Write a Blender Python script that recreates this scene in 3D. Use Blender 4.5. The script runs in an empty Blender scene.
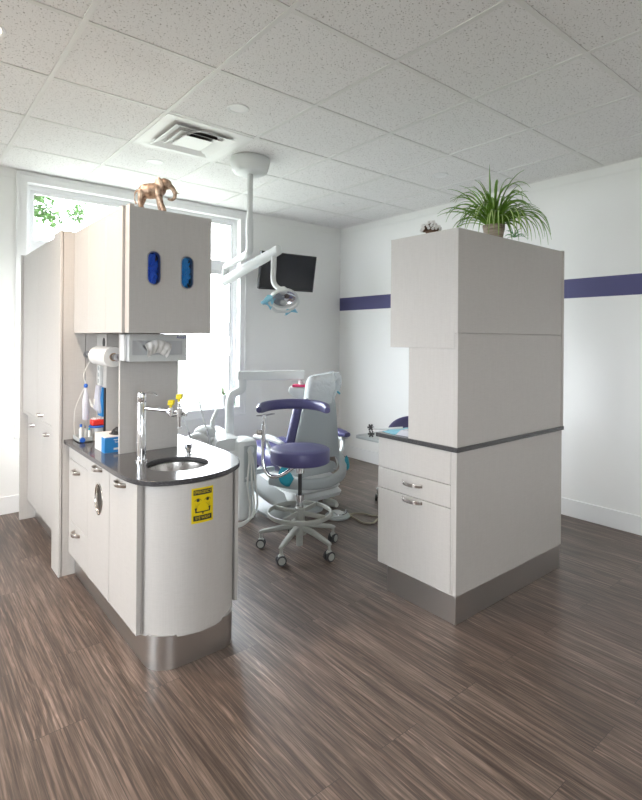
import bpy, bmesh, math, random
from mathutils import Vector, Matrix, noise
random.seed(7)
scn = bpy.context.scene
C = scn.collection
PI = math.pi

# ------------------------------------------------------------------ helpers
def nb(): return bmesh.new()

def box(bm, x0, x1, y0, y1, z0, z1):
    vs = [bm.verts.new((x, y, z)) for x in (x0, x1) for y in (y0, y1) for z in (z0, z1)]
    for f in ((0,1,3,2), (4,6,7,5), (0,4,5,1), (2,3,7,6), (0,2,6,4), (1,5,7,3)):
        bm.faces.new([vs[i] for i in f])
    return vs

def frame_of(d):
    d = d.normalized()
    a = Vector((0,0,1)) if abs(d.z) < .9 else Vector((1,0,0))
    u = d.cross(a).normalized(); v = u.cross(d).normalized()
    return u, v

def ring_faces(bm, rings, closed=False, caps=True):
    n = len(rings[0]); m = len(rings)
    for i in range(m if closed else m-1):
        a, b = rings[i], rings[(i+1) % m]
        for k in range(n):
            bm.faces.new((a[k], a[(k+1) % n], b[(k+1) % n], b[k]))
    if caps and not closed:
        bm.faces.new(list(reversed(rings[0]))); bm.faces.new(rings[-1])

def cyl(bm, p0, p1, r0, r1=None, seg=24):
    p0, p1 = Vector(p0), Vector(p1); r1 = r0 if r1 is None else r1
    u, v = frame_of(p1-p0)
    R = []
    for p, r in ((p0, r0), (p1, r1)):
        R.append([bm.verts.new(p + (u*math.cos(2*PI*k/seg) + v*math.sin(2*PI*k/seg))*r) for k in range(seg)])
    ring_faces(bm, R)

def catmull(pts, n=6, closed=False):
    P = [Vector(p) for p in pts]; out = []
    m = len(P)
    for i in range(m if closed else m-1):
        if closed: a, b, c, d = P[(i-1) % m], P[i], P[(i+1) % m], P[(i+2) % m]
        else: a, b, c, d = P[max(i-1, 0)], P[i], P[i+1], P[min(i+2, m-1)]
        for k in range(n):
            t = k/n
            out.append(.5*((2*b) + (c-a)*t + (2*a-5*b+4*c-d)*t*t + (3*b-a-3*c+d)*t**3))
    if not closed: out.append(P[-1])
    return out

def sweep(bm, pts, prof, closed=False, up=None, scale=None, caps=True):
    """profile (list of (a,b)) swept along pts; a runs sideways, b along the frame's second axis"""
    P = [Vector(p) for p in pts]; m = len(P); R = []
    pu = None
    for i, p in enumerate(P):
        if closed: d = P[(i+1) % m] - P[i-1]
        else: d = P[min(i+1, m-1)] - P[max(i-1, 0)]
        d.normalize()
        if up is not None:
            u = d.cross(Vector(up)).normalized(); v = u.cross(d).normalized()
        elif pu is None: u, v = frame_of(d)
        else:
            u = (pu - d*pu.dot(d)).normalized(); v = u.cross(d).normalized()
        pu = u
        s = 1 if scale is None else scale[i]
        R.append([bm.verts.new(p + u*a*s + v*b*s) for a, b in prof])
    ring_faces(bm, R, closed, caps)

def circ(r, seg=10, ry=None):
    return [(r*math.cos(2*PI*k/seg), (ry or r)*math.sin(2*PI*k/seg)) for k in range(seg)]

def rrect(w, h, r=.002, n=3):
    out = []
    for cx, cy, a0 in ((w/2-r, h/2-r, 0), (-w/2+r, h/2-r, PI/2), (-w/2+r, -h/2+r, PI), (w/2-r, -h/2+r, 1.5*PI)):
        for k in range(n+1):
            a = a0 + PI/2*k/n
            out.append((cx + r*math.cos(a), cy + r*math.sin(a)))
    return out

def tube(bm, pts, r, seg=10, closed=False, n=0, scale=None):
    if n: pts = catmull(pts, n, closed)
    if isinstance(r, (list, tuple)):
        m = len(pts); sc = []
        for i in range(m):
            t = i/(m-1)*(len(r)-1); j = min(int(t), len(r)-2); sc.append(r[j]+(r[j+1]-r[j])*(t-j))
        sweep(bm, pts, circ(1, seg), closed, scale=sc)
    else: sweep(bm, pts, circ(r, seg), closed)

def lathe(bm, prof, c=(0,0,0), seg=32, sx=1, sy=1):
    R = []
    for r, z in prof:
        if r < 1e-6: R.append(bm.verts.new((c[0], c[1], c[2]+z)))
        else: R.append([bm.verts.new((c[0]+r*sx*math.cos(2*PI*k/seg), c[1]+r*sy*math.sin(2*PI*k/seg), c[2]+z)) for k in range(seg)])
    for a, b in zip(R, R[1:]):
        la, lb = isinstance(a, list), isinstance(b, list)
        if not la and not lb: continue
        for k in range(seg):
            k2 = (k+1) % seg
            if la and lb: bm.faces.new((a[k], a[k2], b[k2], b[k]))
            elif la: bm.faces.new((a[k], a[k2], b))
            else: bm.faces.new((a, b[k2], b[k]))
    if isinstance(R[0], list): bm.faces.new(list(reversed(R[0])))
    if isinstance(R[-1], list): bm.faces.new(R[-1])

def plate(bm, outer, holes, t, fn=lambda a, b, c: (a, b, c)):
    """flat plate with holes; fn maps (a, b, depth) to space"""
    loops = [outer] + list(holes)
    t2 = bmesh.new(); es = []
    for lp in loops:
        vs = [t2.verts.new((a, b, 0)) for a, b in lp]
        for i in range(len(vs)): es.append(t2.edges.new((vs[i], vs[(i+1) % len(vs)])))
    bmesh.ops.triangle_fill(t2, use_beauty=True, use_dissolve=False, edges=es)
    t2.verts.index_update()
    top = [bm.verts.new(fn(v.co.x, v.co.y, 0)) for v in t2.verts]
    bot = [bm.verts.new(fn(v.co.x, v.co.y, t)) for v in t2.verts]
    for f in t2.faces:
        ids = [v.index for v in f.verts]
        bm.faces.new([top[i] for i in ids]); bm.faces.new([bot[i] for i in reversed(ids)])
    o = 0
    for lp in loops:
        n = len(lp)
        for i in range(n):
            j = (i+1) % n
            bm.faces.new((top[o+i], bot[o+i], bot[o+j], top[o+j]))
        o += n
    t2.free()

def ellipsoid(bm, c, r, rot=None, seg=20, rings=12):
    M = Matrix.Translation(c) @ (rot.to_4x4() if rot else Matrix()) @ Matrix.Diagonal((*r, 1))
    bmesh.ops.create_uvsphere(bm, u_segments=seg, v_segments=rings, radius=1, matrix=M)

def obj(name, bm, m, parent=None, bevel=0, smooth=35, mods=None, local=False, seg=2):
    bmesh.ops.recalc_face_normals(bm, faces=bm.faces[:])
    if parent is not None and not local:
        p = parent; off = Vector((0,0,0))
        while p is not None: off += p.location; p = p.parent
        bmesh.ops.translate(bm, verts=bm.verts[:], vec=-off)
    me = bpy.data.meshes.new(name); bm.to_mesh(me); bm.free()
    if smooth:
        me.shade_smooth(); me.set_sharp_from_angle(angle=math.radians(smooth))
    me.materials.append(m)
    o = bpy.data.objects.new(name, me); C.objects.link(o)
    if parent is not None: o.parent = parent
    if bevel:
        b = o.modifiers.new('bevel', 'BEVEL'); b.width = bevel; b.segments = seg; b.limit_method = 'ANGLE'; b.harden_normals = False
    return o

def thing(name, label, cat, loc=(0,0,0), group=None, rz=0):
    o = bpy.data.objects.new(name, None); C.objects.link(o)
    o.empty_display_size = .05; o.location = loc; o.rotation_euler = (0,0,rz)
    o['label'] = label; o['category'] = cat
    if group: o['group'] = group
    return o

def tag(o, label, cat, group=None):
    o['label'] = label; o['category'] = cat
    if group: o['group'] = group
    return o

def struct(name, bm, m, **k):
    o = obj(name, bm, m, **k); o['kind'] = 'structure'; return o

def solidify_smooth(o, voxel, it=6):
    r = o.modifiers.new('remesh', 'REMESH'); r.mode = 'VOXEL'; r.voxel_size = voxel; r.use_smooth_shade = True
    s = o.modifiers.new('smooth', 'SMOOTH'); s.iterations = it; s.factor = .5

def text_bm(txt, size, fn, ext=.0):
    cu = bpy.data.curves.new('t', 'FONT'); cu.body = txt; cu.size = size; cu.align_x = 'CENTER'; cu.align_y = 'CENTER'
    cu.offset = 0
    o = bpy.data.objects.new('t', cu); C.objects.link(o)
    dg = bpy.context.evaluated_depsgraph_get(); dg.update()
    me = bpy.data.meshes.new_from_object(o.evaluated_get(dg))
    bm = bmesh.new(); bm.from_mesh(me)
    for v in bm.verts: v.co = Vector(fn(v.co.x, v.co.y, 0))
    bpy.data.objects.remove(o); bpy.data.curves.remove(cu); bpy.data.meshes.remove(me)
    return bm

# ------------------------------------------------------------------ materials
MATS = {}
def mat(name, col, rough=.5, metal=0, **kw):
    m = bpy.data.materials.new(name); m.use_nodes = True
    b = m.node_tree.nodes['Principled BSDF']
    b.inputs['Base Color'].default_value = (*col, 1); b.inputs['Roughness'].default_value = rough
    b.inputs['Metallic'].default_value = metal
    for k, v in kw.items(): b.inputs[k.replace('_', ' ')].default_value = v
    MATS[name] = m
    return m

class NT:
    def __init__(s, m): s.t = m.node_tree; s.b = s.t.nodes['Principled BSDF']
    def n(s, typ, **kw):
        x = s.t.nodes.new(typ)
        for k, v in kw.items():
            if k.startswith('i_'):
                key = k[2:].replace('_', ' ')
                x.inputs[int(key) if key.isdigit() else key].default_value = v
            else: setattr(x, k, v)
        return x
    def l(s, a, b): s.t.links.new(a, b)
    def obj(s, scale=(1,1,1), gen='Object', loc=(0,0,0)):
        tc = s.n('ShaderNodeTexCoord'); mp = s.n('ShaderNodeMapping'); mp.inputs['Scale'].default_value = scale; mp.inputs['Location'].default_value = loc
        s.l(tc.outputs[gen], mp.inputs['Vector']); return mp.outputs[0]
    def ramp(s, fac, stops):
        r = s.n('ShaderNodeValToRGB'); e = r.color_ramp.elements
        while len(e) < len(stops): e.new(.5)
        for q, (p, c) in zip(e, stops): q.position = p; q.color = (*c, 1)
        s.l(fac, r.inputs[0]); return r.outputs[0]
    def bump(s, h, strength=.2, dist=.002):
        b = s.n('ShaderNodeBump'); b.inputs['Strength'].default_value = strength; b.inputs['Distance'].default_value = dist
        s.l(h, b.inputs['Height']); s.l(b.outputs[0], s.b.inputs['Normal'])
    def mix(s, f, a, b, typ='MIX'):
        x = s.n('ShaderNodeMix', data_type='RGBA', blend_type=typ)
        for v, i in ((f, 0), (a, 6), (b, 7)):
            if hasattr(v, 'links') or hasattr(v, 'is_linked'): s.l(v, x.inputs[i])
            else: x.inputs[i].default_value = v if i == 0 else (*v, 1)
        return x.outputs[2]

def laminate(name, c1, c2, rough=.42):
    m = mat(name, c1, rough); t = NT(m)
    a = t.n('ShaderNodeTexNoise', i_Scale=1.0, i_Detail=4.0); t.l(t.obj((260, 260, 9)), a.inputs['Vector'])
    b = t.n('ShaderNodeTexNoise', i_Scale=1.0, i_Detail=2.0); t.l(t.obj((30, 30, 300)), b.inputs['Vector'])
    mx = t.n('ShaderNodeMath', operation='ADD'); t.l(a.outputs[0], mx.inputs[0]); t.l(b.outputs[0], mx.inputs[1])
    h = t.n('ShaderNodeMath', operation='MULTIPLY'); t.l(mx.outputs[0], h.inputs[0]); h.inputs[1].default_value = .5
    t.l(t.ramp(h.outputs[0], [(.35, c2), (.62, c1)]), t.b.inputs['Base Color'])
    t.bump(h.outputs[0], .05, .0006)
    return m

M_lam = laminate('cream_laminate', (.545, .528, .506), (.505, .488, .466))
M_edge = mat('edge_band', (.52, .49, .46), .45)
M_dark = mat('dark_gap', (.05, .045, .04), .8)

# walls
M_wall = mat('wall_paint', (.84, .84, .82), .7); t = NT(M_wall)
n = t.n('ShaderNodeTexNoise', i_Scale=220.0, i_Detail=2.0); t.l(t.obj(), n.inputs['Vector']); t.bump(n.outputs[0], .08, .001)
M_stripe = mat('stripe_paint', (.072, .070, .185), .6); t = NT(M_stripe)
n = t.n('ShaderNodeTexNoise', i_Scale=220.0); t.l(t.obj(), n.inputs['Vector']); t.bump(n.outputs[0], .08, .001)
M_trim = mat('white_trim', (.82, .825, .82), .4)
M_frame = mat('white_vinyl', (.84, .85, .86), .35)

# ceiling tile
M_ceil = mat('ceiling_tile', (.80, .80, .78), .9); t = NT(M_ceil)
v = t.n('ShaderNodeTexNoise', i_Scale=125.0, i_Detail=1.5, i_Roughness=.6); t.l(t.obj(), v.inputs['Vector'])
n = t.n('ShaderNodeTexNoise', i_Scale=300.0, i_Detail=2.0); t.l(t.obj(), n.inputs['Vector'])
c0 = t.ramp(v.outputs[0], [(.315, (.36, .34, .32)), (.37, (.90, .895, .885))])
c1 = t.ramp(n.outputs[0], [(.3, (.86, .86, .86)), (.6, (1, 1, 1))])
t.l(t.mix(1.0, c0, c1, 'MULTIPLY'), t.b.inputs['Base Color']); t.bump(v.outputs[0], .3, .002)
M_tbar = mat('ceiling_grid_white', (.78, .78, .76), .5)

# floor planks (run along Y)
M_floor = mat('wood_plank_floor', (.2, .16, .14), .38); t = NT(M_floor)
sep = t.n('ShaderNodeSeparateXYZ'); t.l(t.obj(), sep.inputs[0])
cb = t.n('ShaderNodeCombineXYZ'); t.l(sep.outputs[1], cb.inputs[0]); t.l(sep.outputs[0], cb.inputs[1])
br = t.n('ShaderNodeTexBrick', offset=.37, i_Scale=1.0); br.inputs['Brick Width'].default_value = 1.22; br.inputs['Row Height'].default_value = .182
br.inputs['Mortar Size'].default_value = .0012; br.inputs['Mortar Smooth'].default_value = .3; br.inputs['Bias'].default_value = 0
br.inputs['Color1'].default_value = (0,0,0,1); br.inputs['Color2'].default_value = (1,1,1,1); br.inputs['Mortar'].default_value = (.5,.5,.5,1)
t.l(cb.outputs[0], br.inputs['Vector'])
# per-plank offset of grain
off = t.n('ShaderNodeVectorMath', operation='SCALE'); t.l(br.outputs['Color'], off.inputs[0]); off.inputs[3].default_value = 7.0
mpg = t.n('ShaderNodeVectorMath', operation='ADD'); t.l(t.obj(), mpg.inputs[0]); t.l(off.outputs[0], mpg.inputs[1])
def stretched(sc):
    mp = t.n('ShaderNodeMapping'); mp.inputs['Scale'].default_value = sc; t.l(mpg.outputs[0], mp.inputs['Vector']); return mp.outputs[0]
g1 = t.n('ShaderNodeTexNoise', i_Scale=1.0, i_Detail=6.0, i_Roughness=.62, i_Distortion=.5); t.l(stretched((120, 3.2, 1)), g1.inputs['Vector'])
g2 = t.n('ShaderNodeTexNoise', i_Scale=1.0, i_Detail=3.0, i_Roughness=.5, i_Distortion=1.2); t.l(stretched((7, .8, 1)), g2.inputs['Vector'])
wv = t.n('ShaderNodeTexWave', wave_type='BANDS', bands_direction='X', i_Scale=11.0, i_Distortion=22.0, i_Detail=4.0); wv.inputs['Detail Scale'].default_value = .9; wv.inputs['Detail Roughness'].default_value = .6
t.l(stretched((1, .11, 1)), wv.inputs['Vector'])
base = t.ramp(g2.outputs[0], [(.28, (.060, .040, .030)), (.5, (.100, .071, .056)), (.72, (.150, .112, .091))])
fine = t.ramp(g1.outputs[0], [(.37, (.52, .50, .49)), (.5, (1, 1, 1)), (.62, (1.8, 1.82, 1.85))])
c = t.mix(1.0, base, fine, 'MULTIPLY')
lines = t.ramp(wv.outputs[0], [(.0, (2.0, 2.0, 2.05)), (.10, (1.5, 1.5, 1.5)), (.28, (.98, .98, .98)), (1, (.88, .88, .88))])
g3 = t.n('ShaderNodeTexNoise', i_Scale=1.0, i_Detail=2.0); t.l(stretched((9, 1.3, 1)), g3.inputs['Vector'])
mk = t.n('ShaderNodeMapRange'); mk.inputs[1].default_value = .42; mk.inputs[2].default_value = .62; mk.inputs[3].default_value = .08; mk.inputs[4].default_value = .62; t.l(g3.outputs[0], mk.inputs[0])
c = t.mix(mk.outputs[0], c, lines, 'MULTIPLY')
tone = t.ramp(br.outputs['Color'], [(0, (.88, .87, .86)), (1, (1.12, 1.12, 1.13))])
c = t.mix(.8, c, tone, 'MULTIPLY')
c = t.mix(br.outputs['Fac'], c, (.045, .035, .03))
t.l(c, t.b.inputs['Base Color'])
rr = t.n('ShaderNodeMapRange'); rr.inputs[3].default_value = .32; rr.inputs[4].default_value = .47; t.b.inputs['Specular IOR Level'].default_value = .68; t.l(g1.outputs[0], rr.inputs[0]); t.l(rr.outputs[0], t.b.inputs['Roughness'])
t.bump(g1.outputs[0], .22, .0015)

# quartz
M_quartz = mat('grey_quartz', (.05, .05, .052), .16); t = NT(M_quartz)
v = t.n('ShaderNodeTexNoise', i_Scale=420.0, i_Detail=2.0); t.l(t.obj(), v.inputs['Vector'])
t.l(t.ramp(v.outputs[0], [(.35, (.028, .028, .03)), (.56, (.066, .066, .07)), (.68, (.20, .20, .21))]), t.b.inputs['Base Color'])

def brushed(name, col, rough, sc):
    m = mat(name, col, rough, 1); t = NT(m)
    n = t.n('ShaderNodeTexNoise', i_Scale=1.0, i_Detail=3.0); t.l(t.obj(sc), n.inputs['Vector'])
    r = t.n('ShaderNodeMapRange'); r.inputs[3].default_value = rough-.08; r.inputs[4].default_value = rough+.12
    t.l(n.outputs[0], r.inputs[0]); t.l(r.outputs[0], t.b.inputs['Roughness']); t.bump(n.outputs[0], .06, .0005)
    return m
M_plinth = brushed('brushed_steel', (.60, .59, .58), .32, (15, 15, 700))
M_steel = brushed('sink_steel', (.55, .53, .51), .28, (300, 300, 40))
M_chrome = mat('chrome', (.82, .83, .85), .08, 1)
M_nickel = mat('polished_nickel', (.70, .67, .64), .16, 1)
M_lever = mat('grey_metal', (.42, .42, .43), .35, 1)
M_vinyl = mat('purple_vinyl', (.066, .062, .17), .36); t = NT(M_vinyl)
n = t.n('ShaderNodeTexVoronoi', i_Scale=260.0); t.l(t.obj(), n.inputs['Vector']); t.bump(n.outputs[0], .05, .0006)
M_plas = mat('white_plastic', (.66, .68, .67), .35)
M_grayplas = mat('light_grey_plastic', (.42, .45, .45), .4)
M_shell = mat('grey_shell_plastic', (.40, .44, .455), .38)
M_gray2 = mat('warm_grey_enamel', (.34, .35, .32), .4)
M_black = mat('black_plastic', (.02, .02, .022), .4)
M_rubber = mat('grey_tyre', (.035, .035, .038), .55)
M_tube = mat('white_hose', (.66, .66, .62), .4)
M_tan = mat('tan_hose', (.42, .38, .28), .45)
M_teal = mat('teal_film', (.03, .36, .48), .45)
M_film = mat('pale_blue_film', (.36, .76, .92), .25, Alpha=.8)
M_bag = mat('clear_plastic_cover', (.74, .79, .81), .2, Alpha=.86); t = NT(M_bag)
n = t.n('ShaderNodeTexNoise', i_Scale=16.0, i_Detail=3.0, i_Distortion=1.0); t.l(t.obj(), n.inputs['Vector']); t.bump(n.outputs[0], .6, .02)
M_pink = mat('magenta_plastic', (.75, .03, .16), .4)
M_yellow = mat('yellow_plastic', (.80, .66, .02), .45)
M_sign = mat('yellow_sticker', (.78, .60, .0), .4)
M_ink = mat('black_ink', (.018, .022, .018), .5)
M_paper = mat('white_paper', (.80, .79, .76), .85); t = NT(M_paper)
n = t.n('ShaderNodeTexVoronoi', i_Scale=90.0); t.l(t.obj(), n.inputs['Vector']); t.bump(n.outputs[0], .12, .001)
M_card = mat('brown_cardboard', (.42, .31, .21), .85)
M_screen = mat('dark_screen', (.010, .011, .014), .22)
M_bezel = mat('screen_bezel', (.012, .012, .014), .3)
M_glass = mat('window_glass', (1, 1, 1), .0)
t = NT(M_glass); tr = t.n('ShaderNodeBsdfTransparent'); gl = t.n('ShaderNodeBsdfGlossy', i_Roughness=.0)
mx = t.n('ShaderNodeMixShader', i_0=.06); t.l(tr.outputs[0], mx.inputs[1]); t.l(gl.outputs[0], mx.inputs[2])
t.l(mx.outputs[0], t.t.nodes['Material Output'].inputs[0])
M_lens = mat('clear_lens', (.75, .78, .82), .06, Alpha=.35)
M_reflector = mat('faceted_reflector', (.85, .86, .92), .12, 1)
M_bronze = mat('bronze', (.5, .36, .26), .40, .7); t = NT(M_bronze)
n = t.n('ShaderNodeTexNoise', i_Scale=60.0, i_Detail=4.0); t.l(t.obj(), n.inputs['Vector'])
t.l(t.ramp(n.outputs[0], [(.35, (.26, .17, .12)), (.6, (.60, .44, .33))]), t.b.inputs['Base Color']); t.bump(n.outputs[0], .35, .003)
M_glove = mat('blue_nitrile', (.015, .10, .62), .45)
M_glove2 = mat('light_blue_nitrile', (.02, .24, .62), .45)
M_leaf = mat('striped_leaf', (.2, .4, .1), .4); t = NT(M_leaf)
uvn = t.n('ShaderNodeUVMap'); sp = t.n('ShaderNodeSeparateXYZ'); t.l(uvn.outputs[0], sp.inputs[0])
t.l(t.ramp(sp.outputs[0], [(.0, (.13, .27, .03)), (.3, (.17, .33, .04)), (.42, (.66, .72, .38)), (.58, (.66, .72, .38)), (.7, (.17, .33, .04)), (1, (.13, .27, .03))]), t.b.inputs['Base Color'])
t.b.inputs['Subsurface Weight'].default_value = 0
M_leaf2 = mat('green_leaf', (.10, .28, .10), .45)
M_pot = mat('weathered_pot', (.36, .28, .22), .8); t = NT(M_pot)
n = t.n('ShaderNodeTexNoise', i_Scale=1.0, i_Detail=4.0); t.l(t.obj((10, 10, 90)), n.inputs['Vector'])
t.l(t.ramp(n.outputs[0], [(.35, (.22, .165, .125)), (.65, (.46, .38, .31))]), t.b.inputs['Base Color'])
M_soil = mat('soil', (.04, .03, .02), .95)
M_cone = mat('pine_scale_brown', (.13, .075, .045), .8)
M_frost = mat('frosted_tip', (.80, .78, .76), .8)
M_carton2 = mat('pale_grey_carton', (.55, .56, .57), .6)
M_white = mat('white_ceramic', (.80, .80, .79), .3)
M_bluebox = mat('blue_carton', (.02, .22, .55), .5)
M_whitebox = mat('white_carton', (.74, .74, .74), .5)
M_bluecap = mat('blue_plastic', (.02, .12, .50), .4)
M_red = mat('red_plastic', (.72, .03, .02), .4)
M_clear = mat('clear_vinyl_tube', (.70, .71, .78), .2, Alpha=.75)
M_label = mat('navy_lettering', (.03, .07, .35), .5)
M_greytext = mat('pale_grey_lettering', (.55, .57, .6), .5)
M_diff = mat('diffuser_enamel', (.80, .80, .79), .35)
M_bark = mat('bark', (.12, .09, .06), .9)
M_foliage = mat('tree_leaf', (.045, .115, .018), .6)
M_out = mat('pale_pavement', (.20, .21, .17), .9)
M_house = mat('pale_render', (.75, .73, .70), .9)
M_bulb = mat('lamp_glow', (1, .9, .8), .5); NT(M_bulb).b.inputs['Emission Color'].default_value = (1, .78, .55, 1); NT(M_bulb).b.inputs['Emission Strength'].default_value = 6

# ------------------------------------------------------------------ the room
XL, XR, YF, YB, H = -2.7, 4.11, -3.0, 4.67, 2.69
b = nb(); box(b, XL-.12, XR+.12, YF-.12, YB+.16, -.1, 0); struct('floor', b, M_floor, smooth=0)
b = nb(); box(b, XL-.12, XR+.12, YF-.12, YB+.16, H, H+.12); struct('ceiling', b, M_ceil, smooth=0)
# back wall with opening for the window
WX0, WX1, WZ0, WZ1 = .80, 2.735, .655, 2.60
def wall_with_hole(name, a0, a1, hole, fn, t=.16):
    b = nb(); h0, h1, v0, v1 = hole
    plate(b, [(a0,0),(a1,0),(a1,H),(a0,H)], [[(h0,v0),(h1,v0),(h1,v1),(h0,v1)]], t, fn)
    return struct(name, b, M_wall, smooth=0)
wall_with_hole('wall_back', XL, XR, (WX0, WX1, WZ0, WZ1), lambda a, z, d: (a, YB+d, z))
b = nb(); box(b, XR, XR+.12, YF, YB, 0, H); struct('wall_right', b, M_wall, smooth=0)
wall_with_hole('wall_left', YF, YB, (1.2, 3.4, .9, 2.3), lambda a, z, d: (XL-d, a, z), .12)
wall_with_hole('wall_front', XL, XR, (-1.6, -.1, .9, 2.2), lambda a, z, d: (a, YF-d, z), .12)
b = nb(); box(b, XR-.002, XR, YF, YB, 1.712, 1.862)
struct('trim_1', b, M_stripe, smooth=0)
# baseboards
b = nb(); box(b, XR-.014, XR, YF, YB, 0, .135); struct('baseboard_right', b, M_trim, bevel=.003)
b = nb(); box(b, XL, XR-.014, YB-.014, YB, 0, .135); struct('baseboard_back', b, M_trim, bevel=.003)
b = nb(); box(b, XL, XL+.014, YF, YB-.014, 0, .135); struct('baseboard_left', b, M_trim, bevel=.003)
b = nb(); box(b, XL+.014, XR-.014, YF, YF+.014, 0, .135); struct('baseboard_front', b, M_trim, bevel=.003)
# crown strip under the ceiling
b = nb(); box(b, XR-.006, XR, YF, YB-.006, H-.075, H); struct('trim_2', b, M_wall, bevel=.001)
b = nb(); box(b, WX1+.085, XR, YB-.006, YB, H-.075, H); box(b, XL, WX0-.075, YB-.006, YB, H-.075, H); struct('trim_3', b, M_wall, bevel=.001)

# suspended ceiling grid
P0x, P0y, T = .600, 1.074, .6094
b = nb(); w = .012
xs = [P0x + T*i for i in range(-6, 7) if XL < P0x + T*i < XR-.05]
ys = [P0y + T*j for j in range(-7, 8) if YF < P0y + T*j < YB-.05]
for x in xs: box(b, x-w, x+w, YF, YB, H-.004, H)
for y in ys:
    e = [XL] + xs + [XR]
    for p, q in zip(e, e[1:]):
        box(b, p+(w if p in xs else 0), q-(w if q in xs else 0), y-w, y+w, H-.0035, H)
box(b, XL, XR, YB-.02, YB, H-.004, H); box(b, XR-.02, XR, YF, YB-.02, H-.004, H)
struct('trim_4', b, M_tbar, smooth=0)

# window in the back wall
win = bpy.data.objects.new('window_1', None); C.objects.link(win); win.location = ((WX0+WX1)/2, YB, WZ0); win['kind'] = 'structure'
b = nb()      # casing on the wall, stepped
cs = .072
def casing(b, y0, y1, o, i):
    plate(b, [(WX0-o, WZ0-o), (WX1+o, WZ0-o), (WX1+o, WZ1+o), (WX0-o, WZ1+o)],
             [[(WX0-i, WZ0-i), (WX1+i, WZ0-i), (WX1+i, WZ1+i), (WX0-i, WZ1+i)]], y1-y0, lambda a, z, d: (a, y0+d, z))
casing(b, YB-.016, YB, .075, 0)
casing(b, YB-.024, YB-.016, .075, .055)
obj('casing', b, M_trim, win, bevel=.002)
b = nb()
y0, y1 = YB+.06, YB+.11
casing(b, y0, y1, 0, -.035)
obj('window_frame', b, M_frame, win, bevel=.003)
b = nb(); fx0, fx1 = WX0+.035, WX1-.035
box(b, fx0, fx1, y0, y1, 2.055, 2.135); obj('transom', b, M_frame, win, bevel=.003)
b = nb()      # sash frames of the lower light and the upper light
for z0, z1 in ((WZ0+.035, 2.055), (2.135, WZ1-.035)):
    plate(b, [(fx0, z0), (fx1, z0), (fx1, z1), (fx0, z1)], [[(fx0+.03, z0+.03), (fx1-.03, z0+.03), (fx1-.03, z1-.03), (fx0+.03, z1-.03)]], .03, lambda a, z, d: (a, y0+.01+d, z))
obj('sash', b, M_frame, win, bevel=.002)
b = nb(); box(b, fx1-.034, fx1-.030, y0+.012, y0+.030, WZ0+.06, 2.03); obj('gasket', b, M_rubber, win)
for z0, z1 in ((WZ0+.065, 2.025), (2.165, WZ1-.065)):
    b = nb(); box(b, fx0+.03, fx1-.03, y0+.022, y0+.026, z0, z1); obj('pane', b, M_glass, win, smooth=0)
b = nb(); box(b, WX0, WX1, YB-.03, y0, WZ0, WZ0+.022); obj('sill', b, M_trim, win, bevel=.003)
b = nb(); cyl(b, (fx1-.055, y0-.005, 1.42), (fx1-.055, y0-.005, 1.54), .006); box(b, fx1-.065, fx1-.045, y0-.004, y0+.012, 1.40, 1.44); obj('sash_handle', b, M_frame, win)

def added_window(name, hole, fn, t):
    h0, h1, v0, v1 = hole
    o = bpy.data.objects.new(name, None); C.objects.link(o); o.location = fn((h0+h1)/2, v0, 0); o['kind'] = 'structure'
    b = nb(); mid = (h0+h1)/2
    plate(b, [(h0,v0),(h1,v0),(h1,v1),(h0,v1)], [[(h0+.05,v0+.05),(mid-.03,v0+.05),(mid-.03,v1-.05),(h0+.05,v1-.05)],
          [(mid+.03,v0+.05),(h1-.05,v0+.05),(h1-.05,v1-.05),(mid+.03,v1-.05)]], .05, fn)
    obj('window_frame', b, M_frame, o)
    for a0, a1 in ((h0+.05, mid-.03), (mid+.03, h1-.05)):
        b = nb(); plate(b, [(a0,v0+.05),(a1,v0+.05),(a1,v1-.05),(a0,v1-.05)], [], .004, lambda a, z, d: fn(a, z, d+.022)); obj('pane', b, M_glass, o, smooth=0)
added_window('added_window_left', (1.2, 3.4, .9, 2.3), lambda a, z, d: (XL-.04-d, a, z), .12)  # unseen window, added to let daylight in from the left
added_window('added_window_front', (-1.6, -.1, .9, 2.2), lambda a, z, d: (a, YF-.04-d, z), .12)  # unseen window behind the camera, added for its daylight

# ------------------------------------------------------------------ outside
b = nb(); box(b, -30, 34, -30, 40, -.6, -.15); struct('ground', b, M_out, smooth=0)
tr = thing('leafy_tree', 'leafy green tree seen through the top left of the window', 'tree', (.75, 9.3, -.15))
b = nb()
tube(b, [(.75, 9.3, -.15), (.8, 9.3, 1.6), (.9, 9.25, 2.8), (1.0, 9.2, 4.0), (1.1, 9.3, 5.2)], [.14, .11, .09, .06, .02], n=4)
for e in ((1.9, 9.0, 3.6), (1.7, 9.2, 4.4), (.2, 9.4, 4.1), (.3, 9.0, 4.9), (1.5, 9.6, 5.1), (2.2, 9.1, 3.9)):
    tube(b, [(.92, 9.25, 3.0), ((.92+e[0])/2, 9.2, (3+e[2])/2+.15), e], [.04, .025, .008], n=4, seg=6)
obj('trunk', b, M_bark, tr)
b = nb(); rnd = random.Random(3)
cl = [(1.70, 9.0, 3.55, .30), (2.05, 9.1, 3.85, .30), (1.6, 9.1, 3.75, .30), (1.68, 9.0, 3.3, .2), (2.25, 9.0, 3.35, .16), (1.7, 9.2, 4.4, .5), (.3, 9.3, 4.2, .7), (.9, 9.2, 4.8, .8), (1.5, 9.5, 5.1, .6), (2.35, 9.1, 3.75, .2), (.6, 9.2, 3.6, .5), (1.9,9.,3.25,.17)]
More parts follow.
